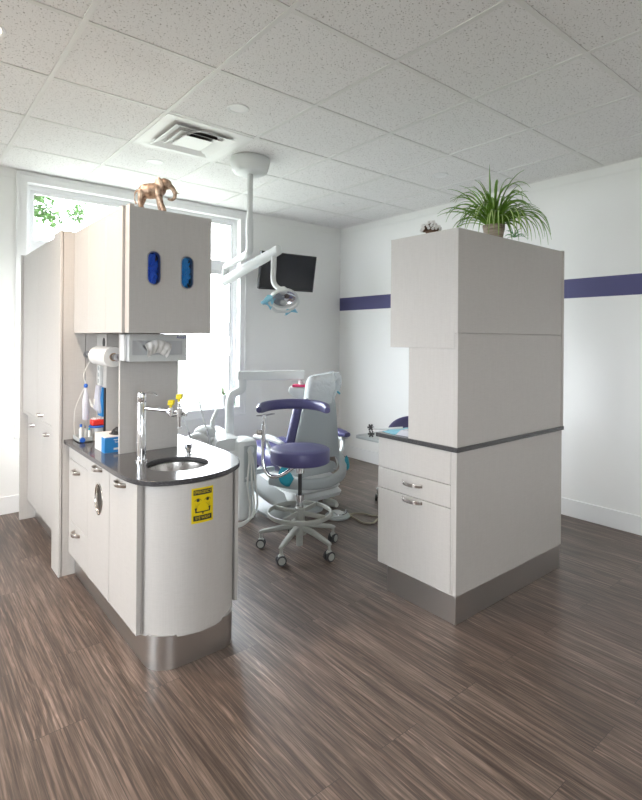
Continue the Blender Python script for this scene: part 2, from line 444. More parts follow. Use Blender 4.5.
for cx, cy, cz, r in cl:
    for k in range(int((900 if r < .4 else 230)*r)):
        d = Vector((rnd.gauss(0,1), rnd.gauss(0,1), rnd.gauss(0,1))).normalized()*r*rnd.random()**.5
        p = Vector((cx, cy, cz)) + d
        a = Vector((rnd.gauss(0,1), rnd.gauss(0,1), rnd.gauss(0,1))).normalized(); u, v = frame_of(a); s = rnd.uniform(.025, .045)
        q = [p+a*s*1.3, p+u*s*.6+v*.01, p-a*s*1.3, p-u*s*.6+v*.01]
        bt = [x - v*.004 for x in q]
        V = [bm_v for bm_v in (b.verts.new(x) for x in q+bt)]
        for f in ((0,1,2,3), (7,6,5,4), (0,4,5,1), (1,5,6,2), (2,6,7,3), (3,7,4,0)): b.faces.new([V[i] for i in f])
obj('crown', b, M_foliage, tr, smooth=0)

# ------------------------------------------------------------------ cabinetry helpers
def bow_handle(parent, X, Y, Z, L=.115, name='handle', lab=None):
    """bow pull on a face looking towards -X, running along Y"""
    b = nb()
    pts = [(X+.004, Y+L/2, Z), (X-.014, Y+L/2-.012, Z), (X-.026, Y+L/4, Z), (X-.030, Y, Z), (X-.026, Y-L/4, Z), (X-.014, Y-L/2+.012, Z), (X+.004, Y-L/2, Z)]
    sweep(b, catmull(pts, 5), rrect(.005, .019, .002), up=(0,0,1))
    o = obj(name, b, M_nickel, parent)
    return o

# ---- tall storage cabinet against the back wall (left)
TX, TY0, TY1, TZ = .728, 3.25, 4.47, 1.985
tall = thing('storage_cabinet', 'tall cream laminate storage cabinet beside the window, with upper and lower doors', 'cabinet', (1.0, 3.86, 0))
b = nb(); box(b, .80, 1.295, TY0+.16, TY1-.022, .14, TZ-.02); obj('body', b, M_lam, tall, bevel=.001)
b = nb(); box(b, TX, 1.295, TY1-.022, TY1, 0, TZ+.005); obj('side_panel', b, M_lam, tall, bevel=.0015)
b = nb(); box(b, .87, 1.295, TY0, TY0+.16, 0, TZ+.004); box(b, .745, .867, TY0, TY0+.16, 0, TZ+.004)
obj('end_panel', b, M_lam, tall, bevel=.0015)
b = nb(); box(b, TX, .742, TY0-.004, TY0+.165, 0, TZ+.004); obj('edge_strip', b, M_lam, tall, bevel=.0015)
b = nb(); box(b, .835, 1.27, TY0+.16, TY1-.022, 0, .14); obj('plinth', b, M_plinth, tall)
b = nb(); box(b, .745, .80, TY0+.165, TY1-.022, .806, .828); obj('ledge', b, M_lam, tall, bevel=.001)
ysp = [TY0+.168, 3.93, TY1-.024]
for k in range(2):
    b = nb(); box(b, .745, .766, ysp[k]+.0015, ysp[k+1]-.0015, .831, TZ-.004)
    d = obj('upper_door', b, M_lam, tall, bevel=.0015)
    if k == 0: bow_handle(d, .745, 3.80, .835+.03, .09)
for k in range(2):
    b = nb(); box(b, .779, .80, ysp[k]+.0015+(.0 if k else 0), ysp[k+1]-.0015, .145, .803)
    d = obj('lower_door', b, M_lam, tall, bevel=.0015)
    bow_handle(d, .779, (3.78, 4.24)[k], .735, .08)

# ---- island base cabinet
BX, CYc, CXc, CR = .779, 2.277, 1.022, .245
CT = .787                 # top of island counter
isl = thing('base_cabinet', 'cream base cabinet with curved end, steel plinth and sink in its dark top', 'cabinet', (1.03, 2.7, 0))
def dshape(x0, x1, cy, r, y1, n=28):
    cx = (x0+x1)/2; pts = [(x1, y1)]
    for k in range(n+1):
        a = -PI*k/n
        pts.append((cx + (x1-x0)/2*math.cos(a), cy + r*math.sin(a)))
    return pts + [(x0, y1)]
b = nb(); plate(b, [(.80, 3.248), (.80, 2.49), (1.246, 2.49), (1.246, 3.248)], [], .625, lambda a, y, d: (a, y, .139+d)); obj('carcass', b, M_lam, isl)
b = nb()
arc = [(CXc + CR*math.cos(a), CYc + CR*math.sin(a)) for a in [PI*1.147 + (PI*1.853-PI*1.147)*k/36 for k in range(37)]]
inn = [(CXc + (CR-.018)*math.cos(a), CYc + (CR-.018)*math.sin(a)) for a in [PI*1.147 + (PI*1.853-PI*1.147)*k/36 for k in range(37)]]
plate(b, arc + inn[::-1], [], .634, lambda a, y, d: (a, y, .130+d)); obj('curved_panel', b, M_lam, isl)
b = nb(); box(b, BX+.021, .803, 2.148, 2.20, .137, .764); obj('filler_strip', b, M_edge, isl, bevel=.001)
b = nb(); box(b, 1.247, 1.265, 2.155, 3.248, .137, .764); obj('side_panel', b, M_lam, isl, bevel=.0015)
b = nb()
out = [(.817, 3.247), (.817, 2.19)] + [(.927 + .11*math.cos(a), 2.165 + .11*math.sin(a)) for a in [PI + PI/2*k/12 for k in range(13)]] + \
      [(1.13 + .08*math.cos(a), 2.135 + .08*math.sin(a)) for a in [1.5*PI + PI/2*k/6 for k in range(7)]] + [(1.21, 3.247)]
plate(b, out, [], .139, lambda a, y, d: (a, y, d)); obj('plinth', b, M_plinth, isl)
def side_front(nm, y0, y1, z0, z1, hy=None, hz=None, hl=.1, m=None):
    b = nb(); box(b, BX, BX+.02, y0+.0015, y1-.0015, z0+.0015, z1-.0015)
    o = obj(nm, b, M_lam, isl, bevel=.0015)
    if hy: bow_handle(o, BX, hy, hz, hl)
    return o
side_front('fascia', 2.855, 3.235, .683, .764)
side_front('drawer', 2.855, 3.235, .335, .683, 3.05, .637)
side_front('drawer', 2.855, 3.235, .137, .335, 3.05, .297)
side_front('door', 2.148, 2.506, .137, .764, 2.335, .733, .11)
# waste door with oval opening
b = nb()
ov = [(2.67 + .058*math.cos(2*PI*k/28), .583 + .075*math.sin(2*PI*k/28)) for k in range(28)]
plate(b, [(2.5075, .1385), (2.8535, .1385), (2.8535, .7625), (2.5075, .7625)], [ov], .02, lambda a, z, d: (BX+d, a, z))
wd = obj('waste_door', b, M_lam, isl)
bow_handle(wd, BX, 2.67, .733, .11)
b = nb(); R = [(2.67, .583)]
for (ro, x) in ((1.08, -.002), (1.0, -.003), (.95, .0), (.93, .022)):
    pass
rings = []
for ro, x in ((1.07, 0), (1.06, -.003), (.98, -.003), (.95, .002), (.95, .0195), (1.0, .0195)):
    rings.append([b.verts.new((BX+x, 2.67+.058*ro*math.cos(2*PI*k/28), .583+.075*ro*math.sin(2*PI*k/28))) for k in range(28)])
ring_faces(b, rings, caps=False); obj('trim_ring', b, M_nickel, wd)
b = nb(); plate(b, [(2.67+.058*.96*math.cos(2*PI*k/28), .583+.075*.96*math.sin(2*PI*k/28)) for k in range(28)], [], .001, lambda a, z, d: (BX+.0195-d, a, z)); obj('waste_opening', b, M_dark, wd)

# eyewash sticker on curved panel
def on_curve(x, z, d):   # x measured along the arc from the angle 1.5pi
    a = 1.5*PI + (x - .028)/CR
    r = CR + d
    return (CXc + r*math.cos(a), CYc + r*math.sin(a), z)
def strip(bm, x0, x1, z0, z1, d0, d1, n=8):
    lp = [(x0+(x1-x0)*k/n, z0) for k in range(n+1)] + [(x1-(x1-x0)*k/n, z1) for k in range(n+1)]
    R = []
    for zz in (z0, z1): R.append([[bm.verts.new(on_curve(x0+(x1-x0)*k/n, zz, d)) for k in range(n+1)] for d in (d0, d1)])
    for k in range(n):
        bm.faces.new((R[0][1][k], R[0][1][k+1], R[1][1][k+1], R[1][1][k]))
        bm.faces.new((R[0][0][k], R[1][0][k], R[1][0][k+1], R[0][0][k+1]))
        bm.faces.new((R[0][0][k], R[0][0][k+1], R[0][1][k+1], R[0][1][k])); bm.faces.new((R[1][0][k], R[1][1][k], R[1][1][k+1], R[1][0][k+1]))
    for k in (0, n): bm.faces.new((R[0][0][k], R[0][1][k], R[1][1][k], R[1][0][k]))
SZ0, SZ1, SC = .593, .742, .0
st = thing('safety_sticker', 'yellow emergency eye wash sticker on the curved cabinet end', 'sign', on_curve(-.028+.0, SZ0, 0))
SXc = -.028
b = nb(); strip(b, SXc-.05+.053, SXc+.05+.053, SZ0, SZ1, .0002, .0012); obj('sheet', b, M_sign, st)
sx = SXc+.028+.025
b = nb(); strip(b, sx-.042, sx+.042, SZ1-.030, SZ1-.008, .0012, .0016); obj('black_band', b, M_ink, st); b = nb(); strip(b, sx-.042, sx+.042, SZ0+.010, SZ0+.032, .0012, .0016); obj('black_band', b, M_ink, st)
b = text_bm('EMERGENCY', .0145, lambda a, z, d: on_curve(sx+a*.93, SZ1-.019+z*1.2, .0020)); obj('lettering', b, M_sign, st, smooth=0)
b = text_bm('EYE WASH', .0150, lambda a, z, d: on_curve(sx+a*.93, SZ0+.021+z*1.15, .0020)); obj('lettering', b, M_sign, st, smooth=0)
b = nb(); zc = (SZ0+SZ1)/2
def flat_poly(bm, pts, d=.0018):
    bm.faces.new([bm.verts.new(on_curve(sx+x, zc+z, d)) for x, z in pts])
def flat_line(bm, p, q, w):
    p, q = Vector(p), Vector(q)
    if (q-p).length > .012:
        m_ = (p+q)/2; flat_line(bm, p, m_, w); flat_line(bm, m_, q, w); return
    d = (q-p).normalized(); nrm = Vector((-d.y, d.x))*w/2
    flat_poly(bm, [tuple(p+nrm), tuple(q+nrm), tuple(q-nrm), tuple(p-nrm)])
for s in (-1, 1):
    ex = s*.022
    flat_poly(b, [(ex+.0075*math.cos(2*PI*k/14), .022+.0065*math.sin(2*PI*k/14)) for k in range(14)])
    pr = [(ex-.015, .020), (ex-.009, .027), (ex, .030), (ex+.009, .027), (ex+.015, .020)]
    for p, q in zip(pr, pr[1:]): flat_line(b, p, q, .0018)
    for j in (-1, 0, 1): flat_line(b, (s*.031 + j*.001, -.010), (ex+j*.009, .010), .0008)
    flat_poly(b, [(s*.025, -.010), (s*.037, -.010), (s*.035, -.018), (s*.034, -.030), (s*.028, -.030), (s*.028, -.018)])
flat_line(b, (-.033, -.028), (.033, -.028), .005); flat_line(b, (0, -.028), (0, -.038), .006)
obj('pictogram', b, M_ink, st, smooth=0)

# ---- island countertop
tp = thing('countertop', 'dark speckled stone worktop with round sink cut-out on curved cabinet', 'countertop', (1.03, 2.7, CT-.024))
rim = catmull([(.752, 2.36, 0), (.757, 2.26, 0), (.772, 2.175, 0), (.80, 2.115, 0), (.847, 2.073, 0), (.923, 2.046, 0), (1.013, 2.038, 0), (1.094, 2.052, 0), (1.188, 2.088, 0), (1.272, 2.160, 0), (1.326, 2.27, 0), (1.348, 2.42, 0)], 5)
out = [(.752, 3.247)] + [(p.x, p.y) for p in rim] + [(1.348, 3.247)]
SKX, SKY, SKR = 1.032, 2.318, .142
hole = [(SKX+SKR*math.cos(2*PI*k/48), SKY+SKR*math.sin(2*PI*k/48)) for k in range(48)]
b = nb(); plate(b, out, [hole], .022, lambda a, y, d: (a, y, CT-d)); obj('slab', b, M_quartz, tp, bevel=.003)
# move slab top-level style: stone slab is the only part
sk = thing('sink', 'round stainless steel sink set into the dark worktop', 'sink', (SKX, SKY, CT-.15))
b = nb()
lathe(b, [(SKR+.012, -.0275), (SKR+.012, -.0265), (SKR-.002, -.0265), (SKR-.006, -.05), (SKR-.012, -.10), (SKR-.03, -.135), (SKR-.06, -.150), (.03, -.154), (.03, -.16), (SKR-.055, -.156), (SKR-.025, -.140), (SKR-.006, -.10), (SKR, -.05), (SKR+.004, -.0275)][::-1], (SKX, SKY, CT), 48)
# lathe caps on both ends are coincident rings; drop the big caps
for f in [f for f in b.faces if len(f.verts) > 10]: b.faces.remove(f) if f.calc_center_median().z > CT-.05 else None
obj('bowl', b, M_steel, sk)
b = nb(); lathe(b, [(0, -.1525), (.034, -.1525), (.036, -.149), (.03, -.147), (.012, -.149), (0, -.149)], (SKX, SKY, CT), 24); obj('drain', b, M_chrome, sk)
for f in []: pass

# ---- faucet with eyewash
FX, FY = .912, 2.462
fa = thing('faucet', 'tall chrome column faucet with yellow capped eyewash attachment', 'faucet', (FX, FY, CT))
b = nb(); lathe(b, [(0, 0), (.029, 0), (.029, .006), (.0225, .010), (.0215, .05), (.0215, .278), (.0205, .280), (.0205, .284), (.0215, .286), (.0215, .326), (.019, .332), (0, .333)], (FX, FY, CT), 32); obj('column', b, M_chrome, fa)
b = nb()
hd = Vector((.774, -.633, 0)); up = Vector((0,0,1)); base = Vector((FX, FY, CT+.326))
sweep(b, catmull([base-hd*.004, base+hd*.03+up*.004, base+hd*.055+up*.001, base+hd*.074-up*.010], 5), rrect(.026, .006, .002), up=(0,0,1)); obj('lever', b, M_chrome, fa, bevel=0)
E_ = Vector((1.018, 2.272, CT+.250))
b = nb(); s0 = Vector((FX, FY, CT+.256)); tube(b, [s0+(E_-s0)*.12, s0+(E_-s0)*.5, E_], .0095, 14); obj('spout', b, M_chrome, fa)
b = nb(); cyl(b, E_+up*.018, E_-up*.022, .013); cyl(b, E_-up*.022, E_-up*.07, .010, .008); cyl(b, E_-up*.07, E_-up*.078, .0095)
w_ = Vector((.774, -.633, 0)); tube(b, [E_-w_*.045+up*.012, E_-w_*.05-up*.005, E_-w_*.03-up*.016, E_-up*.01, E_+w_*.02-up*.004], .0085, 10, n=4)
cyl(b, E_+w_*.012-up*.012, E_+w_*.034-up*.012, .006); cyl(b, E_+w_*.030-up*.02, E_+w_*.030-up*.004, .006)
cyl(b, E_-w_*.034-up*.02, E_-w_*.034+up*.02, .009); cyl(b, E_, E_+up*.042, .006)
obj('eyewash_body', b, M_chrome, fa)
for dd, zz in ((-.040, .030), (-.002, .058)):
    b = nb(); q = E_ + w_*dd + up*zz
    cyl(b, q-up*.014, q, .006)
    u2 = Vector((.633, .774, 0))
    R = []
    for h_, s_ in ((0, .0135), (.024, .0135)):
        R.append([b.verts.new(q + w_*(x*s_*1.0) + u2*(y*s_) + up*h_ + w_*h_*.15) for x, y in ((-1,-1),(1,-1),(1,1),(-1,1))])
    ring_faces(b, R); obj('spray_cap', b, M_yellow, fa, bevel=.003)
sd = thing('soap_pump', 'short chrome push-button beside the round sink', 'dispenser', (1.156, 2.472, CT))
b = nb(); lathe(b, [(0, 0), (.024, 0), (.024, .004), (.015, .006), (.015, .03), (0, .03)], (1.156, 2.472, CT), 24); obj('stem', b, M_chrome, sd)
b = nb(); lathe(b, [(0, .03), (.020, .03), (.021, .036), (.019, .037), (.019, .040), (.021, .041), (.021, .052), (.018, .055), (0, .055)], (1.156, 2.472, CT), 24); obj('button', b, M_chrome, sd)

# ---- service column behind the sink + hanging cabinet
col = thing('service_column', 'cream laminate upright panel rising behind the sink to the hanging cabinet', 'panel', (1.03, 2.9, CT))
b = nb(); box(b, .881, 1.192, 2.68, 2.70, CT, 1.398); obj('front_panel', b, M_lam, col, bevel=.001)
b = nb(); box(b, .93, 1.192, 3.06, 3.248, CT, 1.398); box(b, 1.05, 1.192, 2.70, 3.06, CT, 1.398); obj('spine', b, M_lam, col, bevel=.001)
b = nb(); plate(b, [(3.11+.022*math.cos(2*PI*k/20), 1.345+.030*math.sin(2*PI*k/20)) for k in range(20)], [], .002, lambda a, z, d: (.9285+d, a, z)); obj('cable_hole', b, M_black, col)
ucab = thing('hanging_cabinet', 'cream upper cabinet with two oval glove openings in its front board', 'cabinet', (1.0, 2.8, 1.40))
UZ0, UZ1 = 1.40, 1.985
b = nb(); box(b, .823, 1.20, 2.42, 3.248, UZ0, UZ1-.004); obj('body', b, M_lam, ucab, bevel=.001)
for y0_, y1_ in ((2.96, 3.247), (2.665, 2.96), (2.424, 2.665)):
    b = nb(); box(b, .803, .8225, y0_+.0012, y1_-.0012, UZ0, UZ1); obj('door', b, M_lam, ucab, bevel=.0012)
b = nb(); box(b, .815, .835, 2.362, 2.42, UZ0, UZ1-.002); obj('filler_strip', b, M_edge, ucab, bevel=.001)
def stadium(cx, cz, hw, hh, n=10):
    out = []
    for k in range(n+1):
        a = PI*k/n; out.append((cx+hw*math.cos(a), cz+hh-hw+hw*math.sin(a)))
    for k in range(n+1):
        a = PI+PI*k/n; out.append((cx+hw*math.cos(a), cz-hh+hw+hw*math.sin(a)))
    return out
OV = ((.9155, 1.697), (1.078, 1.690))
b = nb(); plate(b, [(.803, UZ0-.001), (1.204, UZ0-.001), (1.204, 1.966), (.803, 1.966)], [stadium(cx, cz, .031, .077) for cx, cz in OV], .020, lambda a, z, d: (a, 2.33+d, z))
fb = obj('front_board', b, M_lam, ucab)
for cx, cz in OV:
    b = nb(); rings = []
    for s_, y_ in ((.034, -.0005), (.033, -.003), (.029, -.003), (.027, .003), (.027, .0205), (.033, .0205)):
        rings.append([b.verts.new((x, 2.33+y_, z)) for x, z in stadium(cx, cz, s_, .077+s_-.031)])
    ring_faces(b, rings, caps=False); obj('oval_rim', b, M_lever, fb)
b = nb(); box(b, .84, 1.19, 2.412, 2.4195, 1.58, 1.81); obj('glove_gap_shade', b, M_dark, ucab)  # dark sheet standing in for the shade behind the gloves
b = nb(); box(b, 1.184, 1.202, 2.352, 2.42, UZ0, 1.964); obj('filler_strip', b, M_edge, ucab, bevel=.001)
def crumple(name, c, r, m, seed, lab, thick=.02):
    b = nb(); rnd = random.Random(seed)
    bmesh.ops.create_icosphere(b, subdivisions=5, radius=1)
    for v in b.verts:
        p = v.co.copy()
        q = Vector((p.x*r[0], p.y*r[1], p.z*r[2]))
        nn = abs(noise.noise(q*38 + Vector((seed, 0, 0)))) + .6*abs(noise.noise(q*85 + Vector((0, seed, 0))))
        v.co = Vector(c) + q*(1.05 - .95*nn) 
    o = obj(name, b, m, None, smooth=28); tag(o, lab, 'gloves'); return o
crumple('disposable_gloves', (OV[0][0], 2.379, OV[0][1]), (.042, .031, .10), M_glove, 3, 'deep blue disposable gloves behind the left oval opening')
crumple('disposable_gloves', (OV[1][0]+.004, 2.379, OV[1][1]), (.040, .031, .10), M_glove2, 8, 'lighter blue disposable gloves behind the right oval opening')

# ---- tissue dispenser under hanging cabinet
td = thing('tissue_dispenser', 'white wall-mounted holder with tissue box above the faucet', 'dispenser', (1.04, 2.64, 1.26))
DX0, DX1, DY0, DY1, DZ0, DZ1 = .893, 1.197, 2.588, 2.678, 1.257, 1.396
b = nb(); box(b, DX0, DX1, DY1-.004, DY1, DZ0, DZ1); box(b, DX0, DX0+.004, DY0, DY1, DZ0, DZ1); box(b, DX0, DX1, DY0, DY1, DZ0, DZ0+.004)
box(b, DX0, DX1, DY0, DY1, DZ1-.004, DZ1); obj('tray', b, M_plas, td)
b = nb(); plate(b, [(DX0, DZ0), (DX1, DZ0), (DX1, DZ1), (DX0, DZ1)], [[(DX0+.016, DZ0+.034), (DX1-.026, DZ0+.034), (DX1-.026, DZ1-.033), (DX0+.016, DZ1-.033)]], .004, lambda a, z, d: (a, DY0-.004+d, z)); fr = obj('front_frame', b, M_plas, td, bevel=.001)
b = text_bm('Ansell', .022, lambda a, z, d: (1.165+a, DY0-.0048, DZ1-.015+z)); obj('lettering', b, M_label, fr, smooth=0)
b = nb(); box(b, .88, .889, 2.62, 2.679, 1.262, 1.392); obj('bracket', b, M_white, td)
tb = thing('tissue_box', 'pale grey tissue box with white tissue pulled out, inside its holder', 'tissue box', (1.04, 2.63, 1.262))
b = nb(); ell = [(1.035+.072*math.cos(2*PI*k/24), 1.335+.030*math.sin(2*PI*k/24)) for k in range(24)]
plate(b, [(DX0+.006, DZ0+.0045), (DX1-.006, DZ0+.0045), (DX1-.006, DZ1-.005), (DX0+.006, DZ1-.005)], [ell], .004, lambda a, z, d: (a, DY0+.004+d, z))
box(b, DX0+.006, DX1-.006, DY1-.012, DY1-.006, DZ0+.0045, DZ1-.005); obj('carton', b, M_carton2, tb)
b = nb()
NU, NV = 28, 16; G = []
for j in range(NV+1):
    row = []
    for i in range(NU+1):
        u_ = i/NU*2-1; v_ = j/NV
        x = 1.035 + u_*(.072-.022*v_*(1 if abs(u_) > .3 else .6)); z = 1.358 - v_*.070 + .012*math.cos(u_*2.2) - .006*abs(u_)
        y = DY0 - .004 - .028*math.sin(PI*min(1, v_*.9+.15)) + .008*noise.noise(Vector((u_*3, v_*3, 1))) + .004*math.sin(u_*14+v_*3)
        row.append(b.verts.new((x, y, z)))
    G.append(row)
for j in range(NV):
    for i in range(NU): b.faces.new((G[j][i], G[j][i+1], G[j+1][i+1], G[j+1][i]))
ts = obj('tissue', b, M_paper, tb, smooth=60); md = ts.modifiers.new('s', 'SOLIDIFY'); md.thickness = .0015; md.offset = 0

# ---- paper towel roll
RX, RZ, RY0, RY1 = .876, 1.276, 2.765, 3.035
pt = thing('paper_towel_roll', 'white paper towel roll hanging beneath the upper cabinet', 'paper towel', (RX, (RY0+RY1)/2, RZ-.05))
b = nb(); prof = circ(.052, 40); n_ = 40
R = []
for r, y in ((.021, RY0), (.0515, RY0), (.0525, RY0+.002), (.0525, RY1-.002), (.0515, RY1), (.021, RY1)):
    R.append([b.verts.new((RX+r*math.cos(2*PI*k/n_), y, RZ+r*math.sin(2*PI*k/n_))) for k in range(n_)])
ring_faces(b, R, closed=True); obj('paper', b, M_paper, pt)
b = nb(); R = []
for r, y in ((.016, RY0-.001), (.021, RY0-.001), (.021, RY1+.001), (.016, RY1+.001)):
    R.append([b.verts.new((RX+r*math.cos(2*PI*k/24), y, RZ+r*math.sin(2*PI*k/24))) for k in range(24)])
ring_faces(b, R, closed=True); obj('core', b, M_card, pt)
rh = thing('towel_holder', 'steel rod holder carrying the paper towel roll', 'holder', (RX, 3.2, RZ-.01))
b = nb(); cyl(b, (RX, 2.701, RZ), (RX, 3.248, RZ), .007, seg=16); obj('rod', b, M_lever, rh)
b = nb(); cyl(b, (RX, 2.701, RZ), (RX, 2.712, RZ), .018); obj('end_cap', b, M_lever, rh)
b = nb(); cyl(b, (RX, 2.735, RZ), (RX, 2.758, RZ), .015); obj('end_cap', b, M_lever, rh)
b = nb(); cyl(b, (RX, 3.236, RZ), (RX, 3.248, RZ), .02); obj('end_cap', b, M_lever, rh)

# ---- things on the counter
gb = thing('glove_box', 'white and blue carton of gloves on the dark worktop', 'box', (.90, 2.82, CT))
gx0, gx1, gy0, gy1, gh = .826, .975, 2.735, 2.905, .084
b = nb(); box(b, gx0, gx1, gy0+.001, gy1, CT, CT+gh); obj('carton', b, M_whitebox, gb, bevel=.001)
b = nb(); box(b, gx0-.0006, gx1+.0006, gy0-.0002, gy0+.055, CT+.0005, CT+gh*.93); obj('blue_panel', b, M_bluebox, gb, bevel=.0005)
b = nb(); ell = [(.905+.035*math.cos(2*PI*k/24), 2.80+.05*math.sin(2*PI*k/24)) for k in range(24)]
plate(b, ell, [], .001, lambda a, y, d: (a, y, CT+gh+.001-d)); obj('opening', b, M_black, gb)
b = text_bm('Safety', .017, lambda a, z, d: (.895+a, gy0-.0008, CT+.054+z)); obj('lettering', b, M_whitebox, gb, smooth=0)
b = nb(); box(b, .87, .94, gy0-.0008, gy0-.0002, CT+.014, CT+.024); obj('print_bar', b, M_whitebox, gb); b = nb(); box(b, .870, .93, gy0-.0008, gy0-.0002, CT+.064, CT+.068); obj('print_bar', b, M_whitebox, gb)
b = nb(); bmesh.ops.create_icosphere(b, subdivisions=4, radius=1)
for v in b.verts:
    p = v.co.copy(); nn = abs(noise.noise(p*2.1)); v.co = Vector((.915+p.x*.040*(1-.4*nn), 2.80+p.y*.045*(1-.4*nn), CT+gh+.010+max(-.01, p.z*.022*(1.3-1.2*nn))+p.x*.012))
obj('black_glove', b, M_black, gb, smooth=30)

ty = thing('bottle_tray', 'shallow grey tray holding small bottles at back of the worktop', 'tray', (.86, 3.15, CT))
b = nb(); box(b, .795, .868, 3.09, 3.22, CT, CT+.006); 
for a in ((.795, .799, 3.09, 3.22), (.864, .868, 3.09, 3.22), (.799, .864, 3.09, 3.094), (.799, .864, 3.216, 3.22)): box(b, a[0], a[1], a[2], a[3], CT, CT+.028)
obj('pan', b, M_grayplas, ty)
b = nb(); cyl(b, (.812, 3.082, CT+.016), (.812, 3.094, CT+.016), .014); obj('round_badge', b, M_bluecap, ty)
def bottle(x, y, r, h, cap, lab, body=None, cat='bottle'):
    o = thing('small_bottle', lab, cat, (x, y, CT+.0062))
    z = CT+.0062
    b = nb(); lathe(b, [(0, 0), (r, 0), (r, h*.7), (r*.55, h*.8), (r*.5, h*.86), (0, h*.86)], (x, y, z), 20); obj('body', b, body or M_plas, o)
    b = nb(); lathe(b, [(0, h*.84), (r*.62, h*.84), (r*.62, h), (0, h)], (x, y, z), 20); obj('cap', b, cap, o)
bottle(.811, 3.115, .0105, .095, M_bluecap, 'slim white bottle with blue cap, leftmost in the tray')
bottle(.834, 3.125, .0105, .085, M_chrome, 'slim white bottle with metal cap, second in the tray')
bottle(.854, 3.11, .0085, .070, M_teal, 'short white bottle with teal cap in the tray')
bottle(.850, 3.16, .012, .065, M_plas, 'squat all-white bottle in the grey tray')
cu = thing('scrub_brush_cup', 'white cup topped with red item, standing behind the glove carton', 'cup', (.905, 3.13, CT))
b = nb(); lathe(b, [(0, 0), (.026, 0), (.031, .075), (.027, .075), (.024, .07), (0, .07)], (.905, 3.13, CT), 28); obj('cup', b, M_white, cu)
b = nb(); lathe(b, [(0, .0755), (.047, .0755), (.049, .080), (.046, .085), (0, .085)], (.905, 3.13, CT), 28); obj('blue_rim', b, M_bluecap, cu)
b = nb(); box(b, .868, .944, 3.10, 3.16, CT+.0855, CT+.120)
ob = obj('red_block', b, M_red, cu, bevel=.008, seg=3)
b = nb(); rnd = random.Random(5)
for k in range(40):
    x, y = rnd.uniform(.874, .938), rnd.uniform(3.106, 3.154); cyl(b, (x, y, CT+.117), (x+rnd.uniform(-.003,.003), y, CT+.117+rnd.uniform(.005, .012)), .0028, seg=6)
obj('bristles', b, M_paper, cu)
# water line: bottle and hose hanging at the end panel
wb = thing('hanging_water_bottle', 'clear hanging bottle with blue nozzle and looped tube against cream panel', 'bottle', (.93, 3.225, .99))
wx, wy = .858, 3.20
b = nb(); lathe(b, [(0, 0), (.017, 0), (.019, .01), (.0185, .12), (.014, .145), (.008, .16), (.007, .19), (0, .19)], (wx, wy, .90), 24); obj('bottle', b, M_clear, wb)
b = nb(); lathe(b, [(0, .185), (.009, .185), (.011, .192), (.011, .200), (.006, .208), (0, .208)], (wx, wy, .90), 16); obj('nozzle', b, M_bluecap, wb)
b = nb(); tube(b, [(wx, wy, 1.105), (wx-.012, wy, 1.16), (wx+.02, wy, 1.235), (wx+.045, wy, 1.250), (wx+.060, wy-.03, 1.250)], .0035, 8, n=6)
tube(b, [(wx+.002, wy+.005, 1.10), (wx-.03, wy+.01, 1.03), (wx-.055, wy+.015, .95), (wx-.058, wy+.01, .84), (wx-.05, wy, .795)], .0028, 8, n=6)
tube(b, [(wx+.018, wy-.01, 1.02), (wx+.032, wy-.02, .975), (wx+.036, wy-.05, .985), (wx+.030, wy-.07, 1.02)], .007, 8, n=6); obj('hose', b, M_tube, wb)
b = nb(); cyl(b, (wx, wy+.015, .98), (wx, 3.249, .98), .006); obj('wall_clip', b, M_plas, wb)
ps = thing('power_strip', 'narrow white power strip mounted upright above the hanging packets', 'power strip', (.92, 3.15, 1.12))
b = nb(); box(b, .909, .9295, 3.12, 3.155, 1.10, 1.27); obj('housing', b, M_plas, ps, bevel=.003)
b = nb()
for k in range(4): cyl(b, (.910, 3.1375, 1.125+.037*k), (.906, 3.1375, 1.125+.037*k), .012, seg=16)
obj('socket', b, M_grayplas, ps)
hb = thing('hanging_packets', 'blue and white packets hanging behind the glove carton', 'packets', (.92, 3.1, .79))
b = nb(); box(b, .912, .9292, 3.075, 3.155, .925, 1.09); obj('blue_card', b, M_bluebox, hb, bevel=.002)
b = nb(); box(b, .920, .9292, 3.061, 3.073, .80, 1.09); obj('black_rail', b, M_black, hb, bevel=.001)
b = nb()
for k in range(4):
    y = 3.088+.019*k; sweep(b, catmull([(.907, y, 1.10), (.898, y+.002, 1.03), (.902-.003*k, y-.004, .965), (.905, y+.002, .945+.01*k)], 4), rrect(.005, .018, .002), up=(1,0,0))
obj('white_packet', b, M_clear, hb)

# ---- elephant figurine on top of the hanging cabinet
EZ = UZ1 - .004
el = thing('elephant_figurine', 'small bronze walking elephant figurine on top of hanging cabinet', 'figurine', (.965, 2.445, EZ), rz=math.atan2(-.633, .774)); el.scale = (1.15, 1.15, 1.15)
b = nb()     # local: +x head direction
def tp2(pts, r, seg=12, n=4): tube(b, pts, r, seg, n=n)
tp2([(-.062, 0, .082), (-.045, 0, .088), (-.02, 0, .088), (.012, 0, .094), (.034, 0, .106)], [.018, .030, .033, .031, .021], 16)
ellipsoid(b, (.044, 0, .117), (.024, .019, .023))
ellipsoid(b, (.036, 0, .131), (.017, .014, .012))
